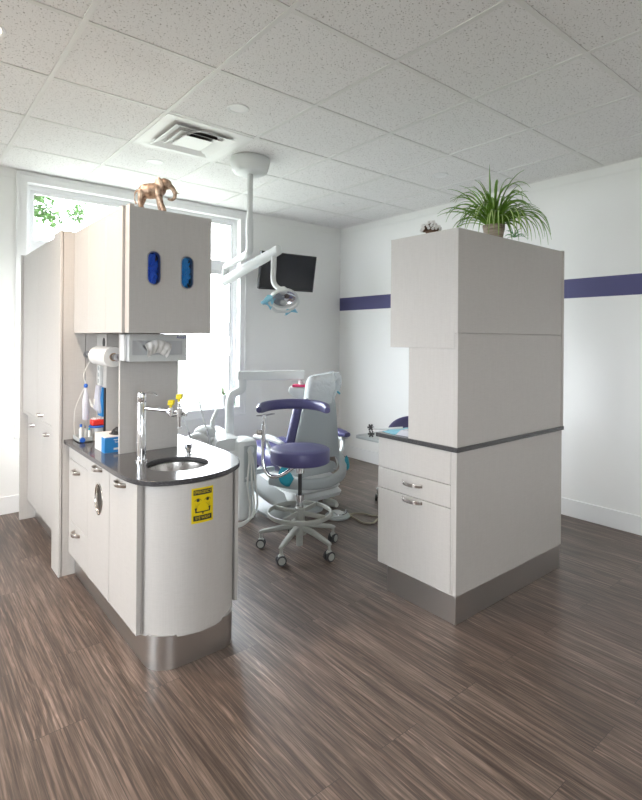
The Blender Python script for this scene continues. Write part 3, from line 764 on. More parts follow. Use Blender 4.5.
# trunk (up and forward then curling)
tp2([(.056, 0, .112), (.072, 0, .100), (.081, 0, .080), (.080, 0, .062), (.070, 0, .053), (.058, 0, .054), (.052, 0, .058)], [.013, .010, .0085, .007, .006, .005, .004], 12)
for s in (-1, 1): tp2([(.055, s*.010, .104), (.072, s*.014, .096), (.090, s*.014, .083), (.100, s*.012, .083)], [.004, .0032, .0025, .001], 8)
for (x0, x1, x2, y) in ((.016, .030, .040, -.016), (.010, .012, .020, .016), (-.052, -.058, -.048, -.016), (-.052, -.066, -.070, .016)):
    tp2([(x0, y*.8, .086), (x0*.6+x1*.4, y, .060), (x1, y, .032), (x2, y, .0095)], [.020, .0135, .0095, .0105], 12)
    cyl(b, (x2, y, .0095), (x2+.001, y, 0.001), .0105, .0115, 12)
tp2([(-.074, 0, .093), (-.086, 0, .078), (-.086, 0, .05), (-.080, 0, .034)], [.005, .003, .0026, .0045], 8)
for s in (-1, 1):   # ears
    R = []
    for x, z, hw, hh, y in ((.042, .118, .003, .010, s*.012), (.030, .122, .008, .019, s*.021), (.020, .120, .011, .023, s*.026), (.012, .116, .004, .015, s*.031)):
        pass
    ellipsoid(b, (.022, s*.022, .115), (.020, .0045, .026), Matrix.Rotation(s*.25, 3, 'Z') @ Matrix.Rotation(-s*.25, 3, 'X'))
eo = obj('body', b, M_bronze, el, local=True); solidify_smooth(eo, .0022, 3)

# ------------------------------------------------------------------ right cabinet
QX, QY = 2.094, 1.520
rc = thing('base_cabinet', 'white base cabinet with two bow-handled drawers and steel plinth, right', 'cabinet', (2.6, 1.8, 0))
b = nb(); box(b, QX+.02, 3.13, QY+.02, 2.045, .137, .834); obj('carcass', b, M_lam, rc, bevel=.001)
b = nb(); box(b, QX, 3.132, QY, QY+.02, .137, .834); obj('side_panel', b, M_lam, rc, bevel=.0012)
b = nb(); box(b, 3.132, 3.150, QY+.002, 2.045, .137, .834); obj('edge_strip', b, M_edge, rc, bevel=.001)
b = nb(); box(b, QX, QX+.02, QY+.0205, 1.552, .137, .834); obj('filler_strip', b, M_lam, rc, bevel=.0012)
b = nb(); box(b, QX+.004, 3.135, QY+.004, 1.975, 0, .137); obj('plinth', b, M_plinth, rc, bevel=.0015)
def rfront(nm, z0, z1, hz=None, y1=2.043):
    b = nb(); box(b, QX, QX+.02, 1.5535, y1, z0+.0015, z1-.0015); o = obj(nm, b, M_lam, rc, bevel=.0015)
    if hz: bow_handle(o, QX, 1.797, hz, .135)
rfront('fascia', .670, .834); rfront('drawer', .556, .670, .624); rfront('drawer', .137, .556, .538)
rt = thing('countertop', 'thin dark grey worktop between the lower and upper white cabinets', 'countertop', (2.6, 1.8, .835))
b = nb(); box(b, QX-.008, 3.158, QY-.008, 2.058, .8345, .857); obj('slab', b, M_quartz, rt, bevel=.002)
ru = thing('hutch_cabinet', 'tall white hutch with overhanging upper box standing on thin dark worktop', 'cabinet', (2.6, 1.7, .857))
UB, UT, US = 1.336, 1.921, 1.411
b = nb(); box(b, QX+.004, 3.13, QY+.018, 1.83, .857, UB); obj('lower_box', b, M_lam, ru, bevel=.0012)
b = nb(); box(b, QX+.001, 3.13, QY+.018, 1.96, UB, UT); obj('upper_box', b, M_lam, ru, bevel=.0012)
b = nb(); box(b, QX+.004, 3.132, QY, QY+.018, .857, US-.0012); obj('side_panel', b, M_lam, ru, bevel=.0012)
b = nb(); box(b, QX+.001, 3.132, QY, QY+.018, US+.0012, UT); obj('side_panel', b, M_lam, ru, bevel=.0012)
b = nb(); box(b, 3.132, 3.158, QY-.003, 1.83, .857, UT+.004); obj('edge_strip', b, M_edge, ru, bevel=.0012)

# pouches + black star knob on the worktop
def pouch(name, c, L, W, rz, m, seed, lab, h=.012, tilt=0):
    b = nb(); N = 18; G = []
    for j in range(N+1):
        row = []
        for i in range(N+1):
            u_, v_ = i/N*2-1, j/N*2-1
            hh = h*(1-u_**4)*(1-v_**4) + .004*noise.noise(Vector((u_*2.5+seed, v_*2.5, 0)))*(1-u_*u_)
            row.append((u_*L/2, v_*W/2, max(hh, .0012)))
        G.append(row)
    Tm = [[b.verts.new(p) for p in row] for row in G]; Bm = [[b.verts.new((p[0], p[1], 0.0003)) for p in row] for row in G]
    for j in range(N):
        for i in range(N):
            b.faces.new((Tm[j][i], Tm[j][i+1], Tm[j+1][i+1], Tm[j+1][i])); b.faces.new((Bm[j][i], Bm[j+1][i], Bm[j+1][i+1], Bm[j][i+1]))
    for i in range(N):
        b.faces.new((Tm[0][i], Bm[0][i], Bm[0][i+1], Tm[0][i+1])); b.faces.new((Tm[N][i], Tm[N][i+1], Bm[N][i+1], Bm[N][i]))
        b.faces.new((Tm[i][0], Tm[i+1][0], Bm[i+1][0], Bm[i][0])); b.faces.new((Tm[i][N], Bm[i][N], Bm[i+1][N], Tm[i+1][N]))
    o = obj(name, b, m, None, smooth=60); o.location = c; o.rotation_euler = (0, tilt, rz); tag(o, lab, 'pouch')
    return o
pouch('instrument_pouch', (2.24, 1.975, .8575), .24, .11, 1.35-PI/2, M_film, 2, 'light blue instrument pouch lying along thin worktop edge', .016)
pouch('instrument_pouch', (2.165, 1.895, .8575), .085, .10, .1, M_clear, 5, 'small clear white pouch beside hutch on thin worktop', .028)
sb = thing('syringe_holder', 'black star-knobbed clamp with white wrapped stem at worktop corner', 'clamp', (2.08, 2.06, .857))
b = nb()
for cc in ((2.072, 2.084, .882), (2.076, 2.084, .845)):
    for k in range(6):
        a = 2*PI*k/6; cyl(b, cc, (cc[0]+.014*math.cos(a), cc[1]-.012*math.cos(a), cc[2]+.019*math.sin(a)), .005, .0055, 8)
    ellipsoid(b, cc, (.009, .010, .010), seg=12, rings=8)
obj('star_knob', b, M_black, sb)
b = nb(); tube(b, [(2.078, 2.075, .878), (2.11, 2.04, .876), (2.16, 1.99, .881), (2.2, 1.96, .884)], .006, 10, n=4); cyl(b, (2.074, 2.082, .88), (2.077, 2.082, .848), .004); obj('stem', b, M_plas, sb)

# spider plant
PX, PY, PZ = 2.615, 1.66, UT
sp_ = thing('spider_plant', 'bushy spider plant in weathered pot on top of white hutch', 'plant', (PX, PY, PZ))
b = nb(); lathe(b, [(0, 0), (.044, 0), (.050, .03), (.056, .075), (.060, .092), (.061, .104), (.054, .104), (.052, .092), (0, .090)], (PX, PY, PZ), 32); obj('pot', b, M_pot, sp_)
b = nb(); lathe(b, [(0, .0905), (.0515, .0905), (.048, .097), (0, .100)], (PX, PY, PZ), 24); obj('soil', b, M_soil, sp_)
b = nb(); uvl = b.loops.layers.uv.new('UVMap'); rnd = random.Random(21)
def leaf(b, base, ang, elev, L, droop, w, tw=0, coarse=14):
    pts = []; p = Vector(base); d0 = Vector((math.cos(ang)*math.cos(elev), math.sin(ang)*math.cos(elev), math.sin(elev))); d = d0.copy()
    hor = Vector((math.cos(ang), math.sin(ang), 0)); side = Vector((-math.sin(ang), math.cos(ang), 0))
    st_ = L/coarse
    for i in range(coarse+1):
        pts.append(p.copy()); p = p + d*st_
        d = (d + Vector((0,0,-1))*droop*(i+1)/coarse*.28 + side*tw*.02).normalized()
    prev = None
    for i, q in enumerate(pts):
        t_ = i/coarse; ww = w*(.55+.45*math.sin(PI*min(1, t_*1.6+.1)) if t_ < .55 else 1)*(1 if t_ < .55 else max(.04, 1-((t_-.55)/.45)**1.4))
        dd = (pts[min(i+1, coarse)]-pts[max(i-1, 0)]).normalized()
        nrm = side.cross(dd).normalized()
        if nrm.z < 0: nrm = -nrm
        row = [b.verts.new(q - side*ww + nrm*ww*.45), b.verts.new(q), b.verts.new(q + side*ww + nrm*ww*.45), b.verts.new(q-nrm*.0012)]
        if prev:
            for (i0, i1, u0, u1) in ((0, 1, 0, .5), (1, 2, .5, 1)):
                f = b.faces.new((prev[i0], prev[i1], row[i1], row[i0]))
                for lp, uu in zip(f.loops, (u0, u1, u1, u0)): lp[uvl].uv = (uu, t_)
            for (i0, i1, u0, u1) in ((2, 3, .95, .95), (3, 0, .05, .05)):
                f = b.faces.new((prev[i0], prev[i1], row[i1], row[i0]))
                for lp, uu in zip(f.loops, (u0, u1, u1, u0)): lp[uvl].uv = (uu, t_)
        prev = row
for k in range(125):
    a = rnd.uniform(0, 2*PI); r0 = rnd.uniform(0, .03)
    el_ = rnd.choice([rnd.uniform(1.0, 1.5), rnd.uniform(.45, 1.1), rnd.uniform(.9, 1.35)])
    L = rnd.uniform(.20, .375) if el_ > .8 else rnd.uniform(.22, .35)
    leaf(b, (PX+r0*math.cos(a), PY+r0*math.sin(a), PZ+.096), a, el_, L, rnd.uniform(.5, 2.1), rnd.uniform(.0050, .0088), rnd.uniform(-2, 2))
for k in range(20):     # arching over the front edge (towards the camera side)
    a = rnd.uniform(-3.1, -1.0); leaf(b, (PX, PY-.03, PZ+.104), a, rnd.uniform(.35, .7), rnd.uniform(.30, .40), rnd.uniform(1.5, 2.2), rnd.uniform(.005, .008), 0)
for v in b.verts:      # keep leaves above / in front of the cabinet top
    if v.co.z < PZ+.004 and v.co.y > QY-.012: v.co.z = PZ+.004+ (v.co.y-QY)*.02
lf = obj('leaves', b, M_leaf, sp_, smooth=60)
# plantlet hanging at front
b = nb(); uvl = b.loops.layers.uv.new('UVMap')
for k in range(14): leaf(b, (PX+.075, PY-.085, PZ+.035), rnd.uniform(0, 2*PI), rnd.uniform(.1, 1.2), rnd.uniform(.05, .08), 1.5, .004, 0, 8)
tube(b, [(PX+.02, PY-.02, PZ+.1), (PX+.06, PY-.05, PZ+.13), (PX+.075, PY-.085, PZ+.035)], .002, 6, n=5)
for v in b.verts:
    if v.co.z < PZ+.004 and v.co.y > QY-.012: v.co.z = PZ+.004
obj('plantlet', b, M_leaf2, sp_, smooth=60)

# frosted pine cone
KX, KY = 2.15, 1.735
pc = thing('pine_cone', 'small frosted brown pine cone on top of the white hutch', 'pine cone', (KX, KY, UT))
b = nb(); b2 = nb(); rnd = random.Random(4)
ellipsoid(b, (KX, KY, UT+.018), (.026, .026, .017), seg=16, rings=10)
for ring, (n_, r_, el_) in enumerate(((14, .030, .25), (12, .026, .6), (9, .019, .95), (5, .010, 1.3))):
    for k in range(n_):
        a = 2*PI*(k+.5*ring)/n_ + rnd.uniform(-.1, .1); d = Vector((math.cos(a)*math.cos(el_), math.sin(a)*math.cos(el_), math.sin(el_)))
        s = Vector((KX, KY, UT+.016)) + d*.014; e = Vector((KX, KY, UT+.016)) + d*(.046+rnd.uniform(0, .012))
        cyl(b, s, e, .003, .0060, 7); cyl(b2, e-d*.006, e+d*.007, .0085, .0050, 7)
lowest = .0
for v in b.verts: v.co.z = max(v.co.z, UT+.0005)
for v in b2.verts: v.co.z = max(v.co.z, UT+.0005)
obj('scales', b, M_cone, pc); obj('frosted_tips', b2, M_frost, pc)

# ------------------------------------------------------------------ ceiling things
# air diffuser in its tile
dx0, dx1, dy0, dy1 = P0x+T+w, P0x+2*T-w, P0y+3*T+w, P0y+4*T-w
dc = ((dx0+dx1)/2, (dy0+dy1)/2)
ad = thing('air_diffuser', 'square white louvred air diffuser set in the ceiling grid', 'air vent', (dc[0], dc[1], H-.03))
b = nb(); hw = (dx1-dx0)/2
def sq_ring(b, h0, z0, h1, z1, th=.002):
    R = []
    for h_, z in ((h0, z0), (h1, z1), (h1, z1+th), (h0, z0+th)):
        R.append([b.verts.new((dc[0]+sx*h_, dc[1]+sy*h_, z)) for sx, sy in ((-1,-1),(1,-1),(1,1),(-1,1))])
    ring_faces(b, R, closed=True)
sq_ring(b, hw, H-.006, hw-.022, H-.006, .004); obj('flange', b, M_diff, ad, smooth=0)
b = nb(); sq_ring(b, hw-.022, H-.006, hw-.10, H-.002, .0015); sq_ring(b, hw-.085, H-.022, hw-.135, H-.004); sq_ring(b, hw-.145, H-.024, hw-.19, H-.006)
obj('louvre', b, M_diff, ad, smooth=0)
b = nb(); box(b, dc[0]-.10, dc[0]+.10, dc[1]-.10, dc[1]+.10, H-.026, H-.023); obj('centre_plate', b, M_diff, ad, bevel=.002)
b = nb(); lathe(b, [(0, 0), (.095, 0), (.095, .0015), (0, .0015)], (dc[0]+.03, dc[1]-.10, H-.0035), 40); obj('duct_opening', b, M_dark, ad)
b = nb(); lathe(b, [(.093, -.008), (.103, -.008), (.107, .0), (.09, .0)], (dc[0]+.03, dc[1]-.10, H-.0045), 40)
for f in [f for f in b.faces if len(f.verts) > 10]: b.faces.remove(f)
obj('collar', b, M_diff, ad)

def disc_light(x, y, lab, lit=False, r=.062, group=None):
    o = thing('recessed_light' if lit else 'ceiling_disc', lab, 'ceiling light' if lit else 'ceiling disc', (x, y, H-.006), group)
    b = nb(); lathe(b, [(r*.72, 0), (r*.8, -.004), (r, -.004), (r*1.04, 0)] , (x, y, H-.0005), 36)
    for f in [f for f in b.faces if len(f.verts) > 10]: b.faces.remove(f)
    obj('trim_ring', b, M_trim, o)
    b = nb(); lathe(b, [(0, -.0020), (r*.74, -.0015), (r*.74, -.0005), (0, -.0005)], (x, y, H), 36); obj('lens' if lit else 'cover', b, M_bulb if lit else M_trim, o)
    return o
disc_light(1.507, 2.605, 'white round ceiling disc in the tile nearest before the vent')
disc_light(1.494, 3.80, 'white round ceiling disc between the vent and the window')
disc_light(3.326, 3.817, 'white round ceiling disc near the far room corner')
disc_light(3.351, 2.612, 'white round ceiling disc left above the spider plant')
LIT = [(.30, 2.61), (-1.2, 2.61), (.30, .20), (-1.2, .2), (1.8, .20), (3.3, .2), (1.8, -1.6), (3.3, -1.6), (.3, -1.6), (-1.2, -1.6)]  # first is the visible lamp; the rest are unseen, added to light the room
for i, (x, y) in enumerate(LIT):
    o = disc_light(x, y, 'lit recessed downlight at the top left corner of the view' if i == 0 else 'added downlight out of view, put in to light the room', True, group=None if i == 0 else 'added downlights out of view')
    if i > 0: pass
    ld = bpy.data.lights.new('downlight', 'SPOT'); ld.energy = (100, 130)[i] if i < 2 else 13; ld.color = (1, .80, .64) if i < 2 else (1, .86, .74); ld.spot_size = 2.6; ld.spot_blend = 1; ld.shadow_soft_size = .06
    lo = bpy.data.objects.new('downlight_beam', ld); C.objects.link(lo); lo.location = (0, 0, -.004); lo.parent = o

# dental operating light hanging from the ceiling
ol = thing('dental_lamp', 'white ceiling-hung dental operating light on jointed arms', 'lamp', (2.0, 3.275, H-.1))
b = nb(); lathe(b, [(0, 0), (.142, 0), (.146, -.012), (.140, -.045), (.128, -.085), (.118, -.10), (.104, -.106), (.06, -.106), (.04, -.112), (0, -.112)][::-1], (2.0, 3.275, H-.004), 48); obj('ceiling_canopy', b, M_plas, ol)
b = nb(); cyl(b, (2.0, 3.275, H-.09), (2.0, 3.275, 2.12), .0215, seg=28); cyl(b, (2.0, 3.275, 2.25), (2.0, 3.275, 2.06), .026, seg=28); obj('drop_pole', b, M_plas, ol)
J1 = Vector((2.0, 3.275, 2.005)); J2 = Vector((2.15, 3.90, 1.975)); J3 = Vector((2.15, 3.90, 1.865)); J4 = Vector((2.205, 3.22, 2.035))
b = nb(); tube(b, [(2.0, 3.275, 2.07), J1+Vector((0,0,.025)), J1+(J2-J1)*.08, J1+(J2-J1)*.5, J2-(J2-J1)*.07, J2+Vector((0,0,-.02)), J3], [.026, .026, .026, .024, .026, .030, .030], 18, n=5); obj('upper_arm', b, M_plas, ol)
d = (J4-J3).normalized()
b = nb(); pts = [J3-d*.03, J3-d*.015, J3+d*.05, (J3+J4)/2, J4-d*.04, J4+d*.015, J4+d*.03]
sweep(b, catmull(pts, 4), rrect(.068, .090, .033, 5), up=(0,0,1), scale=[.55+.45*min(1, i/3) if i < 3 else (1-.18*i/24 if i < 22 else (.9-.18*(i-21))) for i in range(25)]); obj('spring_arm', b, M_plas, ol)
J5 = J4 + Vector((-.005, -.01, -.27))
LH = Vector((2.215, 3.14, 1.675))
b = nb(); tube(b, [J4-d*.04+Vector((0,0,-.01)), J4-d*.04+Vector((0,0,-.10)), J4-d*.04+Vector((0,0,-.22)), J5+Vector((.01,-.01,-.015)), LH+Vector((-.0,.0,.065))], [.022, .021, .020, .019, .022], 16, n=5); obj('yoke', b, M_plas, ol)
# head: curved shell with reflector facing down right
lh = bpy.data.objects.new('lamp_head', None)
fwd = Vector((-.12, -.80, -.62)).normalized(); sd_ = fwd.cross(Vector((0,0,1))).normalized(); upv = sd_.cross(fwd)
def LHp(a, c, dpt): return LH + sd_*a + upv*c + fwd*dpt
b = nb(); rings = []
for s_, dp in ((.35, -.055), (.75, -.045), (1.0, -.02), (1.06, .012), (1.0, .020), (.93, .016), (.88, .0), (.6, -.022), (.2, -.03)):
    rings.append([b.verts.new(LHp(.108*s_*math.cos(2*PI*k/36), .075*s_*math.sin(2*PI*k/36), dp)) for k in range(36)])
ring_faces(b, rings); hd_ = obj('head_shell', b, M_plas, ol)
b = nb(); rings = []
for s_, dp in ((.86, .006), (.7, -.010), (.45, -.018), (.05, -.020)):
    rings.append([b.verts.new(LHp(.108*s_*math.cos(2*PI*k/36), .075*s_*math.sin(2*PI*k/36), dp)) for k in range(36)])
ring_faces(b, rings, caps=False); obj('reflector', b, M_reflector, hd_)
b = nb(); q = LHp(0, -.03, .012); ellipsoid(b, q, (.030, .026, .022)); obj('bulb_shield', b, M_grayplas, hd_)
b = nb(); tube(b, [LHp(-.112, .01, -.01), LHp(-.118, -.03, .02), LHp(-.06, -.085, .035), LHp(0, -.095, .038), LHp(.06, -.085, .035), LHp(.118, -.03, .02), LHp(.112, .01, -.01)], .010, 12, n=5); obj('handle_bar', b, M_plas, hd_)
b = nb(); ellipsoid(b, LH+Vector((-.01,.01,.055)), (.05, .04, .03)); obj('pivot_cover', b, M_plas, ol)
for a_, c_, w_f, h_f, tl in ((.130, -.015, .046, .040, .5), (-.075, -.095, .042, .018, -.35)):
    b = nb(); N = 10; ct, st_ = math.cos(tl), math.sin(tl); G = []
    for j in range(N+1):
        row = []
        for i in range(N+1):
            u_, v_ = i/N*2-1, j/N*2-1
            x = u_*w_f*(1-.25*v_); z = v_*h_f*(1+.2*math.sin(u_*4))
            row.append(b.verts.new(LHp(a_+x*ct-z*st_, c_+x*st_+z*ct, .028 + .012*math.sin(u_*3+v_*2) + .008*noise.noise(Vector((u_*3, v_*3, a_*9))))))
        G.append(row)
    for j in range(N):
        for i in range(N): b.faces.new((G[j][i], G[j][i+1], G[j+1][i+1], G[j+1][i]))
    o = obj('film_cover', b, M_film, ol, smooth=60); md = o.modifiers.new('s', 'SOLIDIFY'); md.thickness = .003

# television on back wall
TVc = Vector((3.168, 4.43, 2.07)); tvr = math.radians(7)
tv = thing('television', 'black flat television mounted on the back wall beside the window', 'television', tuple(TVc)); tv.rotation_euler = (math.radians(11), 0, math.radians(-5))
b = nb(); box(b, -.33, .33, -.02, .02, -.192, .192); obj('casing', b, M_bezel, tv, bevel=.004, local=True)
b = nb(); box(b, -.318, .318, -.0215, -.0195, -.172, .182); obj('screen', b, M_screen, tv, local=True)
b = nb(); box(b, -.03, .03, -.0222, -.0205, -.187, -.182); obj('brand_badge', b, M_greytext, tv, local=True)
b = nb(); box(b, -.08, .08, .02, .05, -.08, .08); cyl(b, (0, .04, 0), (0.0, .236, -.035), .02); obj('wall_bracket', b, M_black, tv, local=True)

# orchid on sill
oc = thing('potted_orchid', 'small potted orchid with few leaves on the window sill', 'plant', (2.53, 4.73, WZ0+.022))
ox, oy, oz = 2.575, 4.695, WZ0+.022
b = nb(); lathe(b, [(0, 0), (.028, 0), (.034, .10), (.036, .125), (.031, .125), (0, .118)], (ox, oy, oz), 24); obj('pot', b, M_white, oc)
b = nb(); uvl = b.loops.layers.uv.new('UVMap')
for a_, e_, L_, dr in ((-.3, .35, .17, .9), (-.5, .8, .05, .4), (-.35, -.2, .20, 2.4), (2.6, .8, .10, 1.0), (1.7, 1.2, .09, .6)):
    leaf(b, (ox, oy, oz+.125), a_, e_, L_, dr, .014, 0, 10)
obj('leaves', b, M_leaf2, oc, smooth=60)
b = nb()
for a_, e_ in ((2.5, .9), (2.2, .5), (3.3, .6), (1.4, 1.1), (-1.8, .9), (2.9, .15)):
    tube(b, [(ox, oy, oz+.12), (ox+.05*math.cos(a_)*math.cos(e_), oy+.02*math.sin(a_), oz+.12+.06*math.sin(e_)+.01), (ox+.085*math.cos(a_)*math.cos(e_), oy+.03*math.sin(a_), oz+.12+.09*math.sin(e_))], .0025, 6, n=3)
obj('aerial_roots', b, M_tan, oc)

# ------------------------------------------------------------------ assistant stool (front)
SX, SY = 2.052, 2.712
def caster(b_fork, b_wheel, x, y, ang, col_=None):
    pass
def make_stool(x, y, base_ang, lab, seat_z, arm=True, back=False):
    st = thing('stool', lab, 'stool', (x, y, 0))
    b = nb(); r = .194
    lathe(b, [(0, seat_z-.088), (r-.010, seat_z-.088), (r-.002, seat_z-.083), (r, seat_z-.076), (r, seat_z-.008), (r-.002, seat_z-.003), (r-.008, seat_z+.001), (r-.08, seat_z+.004), (0, seat_z+.004)], (x, y, 0), 56); obj('seat', b, M_vinyl, st)
    b = nb(); lathe(b, [(0, seat_z-.095), (.10, seat_z-.095), (.11, seat_z-.088), (0, seat_z-.088)], (x, y, 0), 32); cyl(b, (x, y, seat_z-.16), (x, y, seat_z-.095), .028); obj('seat_mount', b, M_chrome, st)
    b = nb(); cyl(b, (x, y, .33), (x, y, seat_z-.16), .013); obj('piston', b, M_black, st)
    b = nb(); cyl(b, (x, y, .215), (x, y, .345), .024); cyl(b, (x, y, .345), (x, y, .36), .027); obj('column', b, M_chrome, st)
    # foot ring
    b = nb(); Rr = .205; zr = .243
    pts = [(x+Rr*math.cos(2*PI*k/56), y+Rr*math.sin(2*PI*k/56), zr) for k in range(56)]
    sweep(b, pts, rrect(.014, .028, .005), closed=True, up=(0,0,1))
    for k in range(4):
        a = 2*PI*k/4 + .35
        sweep(b, [(x+.02*math.cos(a), y+.02*math.sin(a), zr), (x+(Rr-.004)*math.cos(a), y+(Rr-.004)*math.sin(a), zr)], rrect(.010, .030, .002), up=(0,0,1))
    cyl(b, (x, y, .20), (x, y, .275), .033)
    obj('foot_ring', b, M_gray2, st, bevel=0)
    b = nb(); lathe(b, [(0, .03), (.022, .03), (.022, .105), (.045, .105), (.05, .12), (.042, .175), (.034, .20), (0, .20)], (x, y, 0), 28); obj('hub', b, M_gray2, st)
    for k in range(5):
        a = base_ang + 2*PI*k/5; ux, uy = math.cos(a), math.sin(a)
        b = nb()
        P_ = catmull([(x+.03*ux, y+.03*uy, .150), (x+.10*ux, y+.10*uy, .143), (x+.19*ux, y+.19*uy, .122), (x+.252*ux, y+.252*uy, .105), (x+.261*ux, y+.261*uy, .098)], 4)
        sweep(b, P_, rrect(.032, .030, .008), up=(0,0,1), scale=[1.15-.45*i/(len(P_)-1) for i in range(len(P_))])
        cyl(b, (x+.256*ux, y+.256*uy, .050), (x+.256*ux, y+.256*uy, .110), .0095)
        lg = obj('leg', b, M_gray2, st)
        wa = a*2.3+1.1+k*.6; wx_, wy_ = math.cos(wa), math.sin(wa)
        cxw, cyw = x+.256*ux, y+.256*uy
        b = nb()
        for s in (-1, 1): cyl(b, (cxw+wx_*s*.007, cyw+wy_*s*.007, .0305), (cxw+wx_*s*.022, cyw+wy_*s*.022, .0305), .030, seg=28)
        wh = obj('caster_wheel', b, M_rubber, lg)
        b = nb()
        for s in (-1, 1): cyl(b, (cxw+wx_*s*.0215, cyw+wy_*s*.0215, .0305), (cxw+wx_*s*.0245, cyw+wy_*s*.0245, .0305), .022, seg=24)
        ellipsoid(b, (cxw, cyw, .052), (.020, .020, .016), seg=14, rings=8)
        obj('caster_hub', b, M_gray2, lg)
    if arm:
        rt_ = Vector((.774, -.633, 0)); fw_ = Vector((.633, .774, 0)); o_ = Vector((x, y, 0))
        def A(l, f_, z): v = o_ + rt_*l + fw_*f_; return (v.x, v.y, z)
        b = nb(); pl_ = -.23
        tube(b, [A(0, 0, .555), A(-.05, 0, .530), A(-.12, -.01, .487), A(-.175, -.01, .477), A(-.215, -.01, .50), A(-.24, 0, .56), A(-.243, .01, .65), A(-.24, .02, .875)], .0115, 14, n=6); cyl(b, A(-.2425, .01, .66), A(-.241, .017, .81), .0155); obj('arm_post', b, M_chrome, st)
        b = nb(); cyl(b, A(-.285, .015, .76), A(-.255, .015, .76), .018); cyl(b, A(-.26, .015, .76), A(-.24, .015, .76), .007); obj('arm_knob', b, M_nickel, st)
        b = nb(); pp = []
        n_ = 26
        for k in range(n_+1):
            a = PI*1.0 - PI*k/n_
            pp.append(A(-.05+.225*math.cos(a), .02+.25*math.sin(a)**.9 if math.sin(a) > 0 else .02, .908 + .010*math.sin(a)))
        sc = [min(1, .55+.45*math.sin(min(1, t_/(n_*.1))*PI/2)) if t_ < n_/2 else min(1, .55+.45*math.sin(min(1, (n_-t_)/(n_*.1))*PI/2)) for t_ in range(n_+1)]
        sweep(b, pp, rrect(.062, .070, .030, 5), up=(0,0,1), scale=sc); obj('arm_pad', b, M_vinyl, st)
        b = nb(); sweep(b, [A(-.29, .03, .869), A(-.24, .03, .869), A(-.19, .12, .869)], rrect(.03, .006, .002), up=(0,0,1)); obj('pad_plate', b, M_lever, st)
    if back:
        ft = Vector((back[0], back[1], 0)).normalized(); sdv = Vector((-ft.y, ft.x, 0)); o_ = Vector((x, y, 0))
        b = nb(); tube(b, [tuple(o_+Vector((0,0,seat_z-.11))), tuple(o_-ft*.18+Vector((0,0,seat_z-.11))), tuple(o_-ft*.245+Vector((0,0,seat_z-.06))), tuple(o_-ft*.245+Vector((0,0,seat_z+.17)))], .012, 12, n=5); obj('back_post', b, M_chrome, st)
        b = nb(); ellipsoid(b, o_-ft*.215+Vector((0,0,seat_z+.185)), (.028, .20, .145), Matrix(((ft.x, sdv.x, 0), (ft.y, sdv.y, 0), (0, 0, 1))), 32, 20); obj('backrest', b, M_vinyl, st)
    return st
make_stool(SX, SY, math.radians(63), 'purple round stool with curved arm support and foot ring, on casters', .662)
make_stool(3.42, 3.0, math.radians(10), 'purple stool mostly hidden behind the white hutch, only rounded back showing', .42, arm=False, back=(.633, .774))

# instrument table behind right cabinet
itb = thing('side_table', 'grey flat-topped pedestal table behind the white cabinet', 'table', (2.87, 2.66, 0))
b = nb(); plate(b, [(2.69, 2.46), (2.67, 2.48), (2.67, 2.84), (2.69, 2.86), (3.06, 2.86), (3.08, 2.84), (3.08, 2.48), (3.06, 2.46)], [], .022, lambda a, y, d: (a, y, .658-d)); obj('tabletop', b, M_grayplas, itb, bevel=.005)
b = nb(); cyl(b, (2.90, 2.62, .03), (2.90, 2.62, .637), .02); obj('pole', b, M_lever, itb)
b = nb(); box(b, 2.765, 3.02, 2.605, 2.635, 0, .035); box(b, 2.885, 2.915, 2.50, 2.605, 0, .035); box(b, 2.885, 2.915, 2.635, 2.76, 0, .035); cyl(b, (2.78, 2.62, .03), (2.78, 2.62, .11), .012); obj('foot', b, M_rubber, itb, bevel=.004)

# ------------------------------------------------------------------ dental chair
dchair = thing('dental_chair', 'purple upholstered reclining dental chair with grey shell facing the window', 'dental chair', (2.62, 3.6, 0))
CXh = 2.615
def slab(b, secs, n=5):
    """secs: (centre x, y, z, half width, half thickness, normal angle) -> rounded sections lofted"""
    R = []
    for (cx, cy, cz, hw_, ht, ang) in secs:
        nv = Vector((0, math.cos(ang), math.sin(ang)))
        prof = rrect(hw_*2, ht*2, min(hw_, ht)*.92, n)
        R.append([b.verts.new(Vector((cx, cy, cz)) + Vector((1,0,0))*a + nv*c_) for a, c_ in prof])
    ring_faces(b, R)
# backrest shell & cushion: leaning back towards -Y
def back_at(t): # t 0..1 from hinge to top
    return 3.25 - .07*t, .42 + .50*t
b = nb(); secs = []
for i in range(9):
    t_ = i/8; y_, z_ = back_at(t_); secs.append((CXh-.015*t_, y_, z_, (.245 - .095*t_)*(1 if i < 8 else .9), .020, .38))
slab(b, secs); obj('backrest_shell', b, M_shell, dchair)
b = nb(); secs = []
for i in range(11):
    t_ = i/10; y_, z_ = back_at(t_*.84); e = math.sin(min(1, i/1.5)*PI/2) if i < 2 else (math.sin(min(1, (10-i+.4)/1.5)*PI/2))
    secs.append((CXh+.004-.010*t_, y_+.064, z_+.03, (.280 - .085*t_)*max(.85, e), .046*max(.4, e), .38))
slab(b, secs); obj('backrest_cushion', b, M_vinyl, dchair)
b = nb(); secs = []
for i in range(11):
    t_ = i/10; y_ = 3.34 + .76*t_; z_ = .44 - .05*math.sin(PI*t_) + .02*t_ - (.10*max(0, t_-.85)/.15)
    e = math.sin(min(1, (i+.6)/2)*PI/2) if i < 2 else (math.sin(min(1, (10-i+.5)/2)*PI/2))
    secs.append((CXh, y_, z_-.04, (.25-.02*t_)*max(.9, e), .085*max(.5, e), PI/2))
slab(b, secs); obj('seat_cushion', b, M_vinyl, dchair)
b = nb(); secs = []
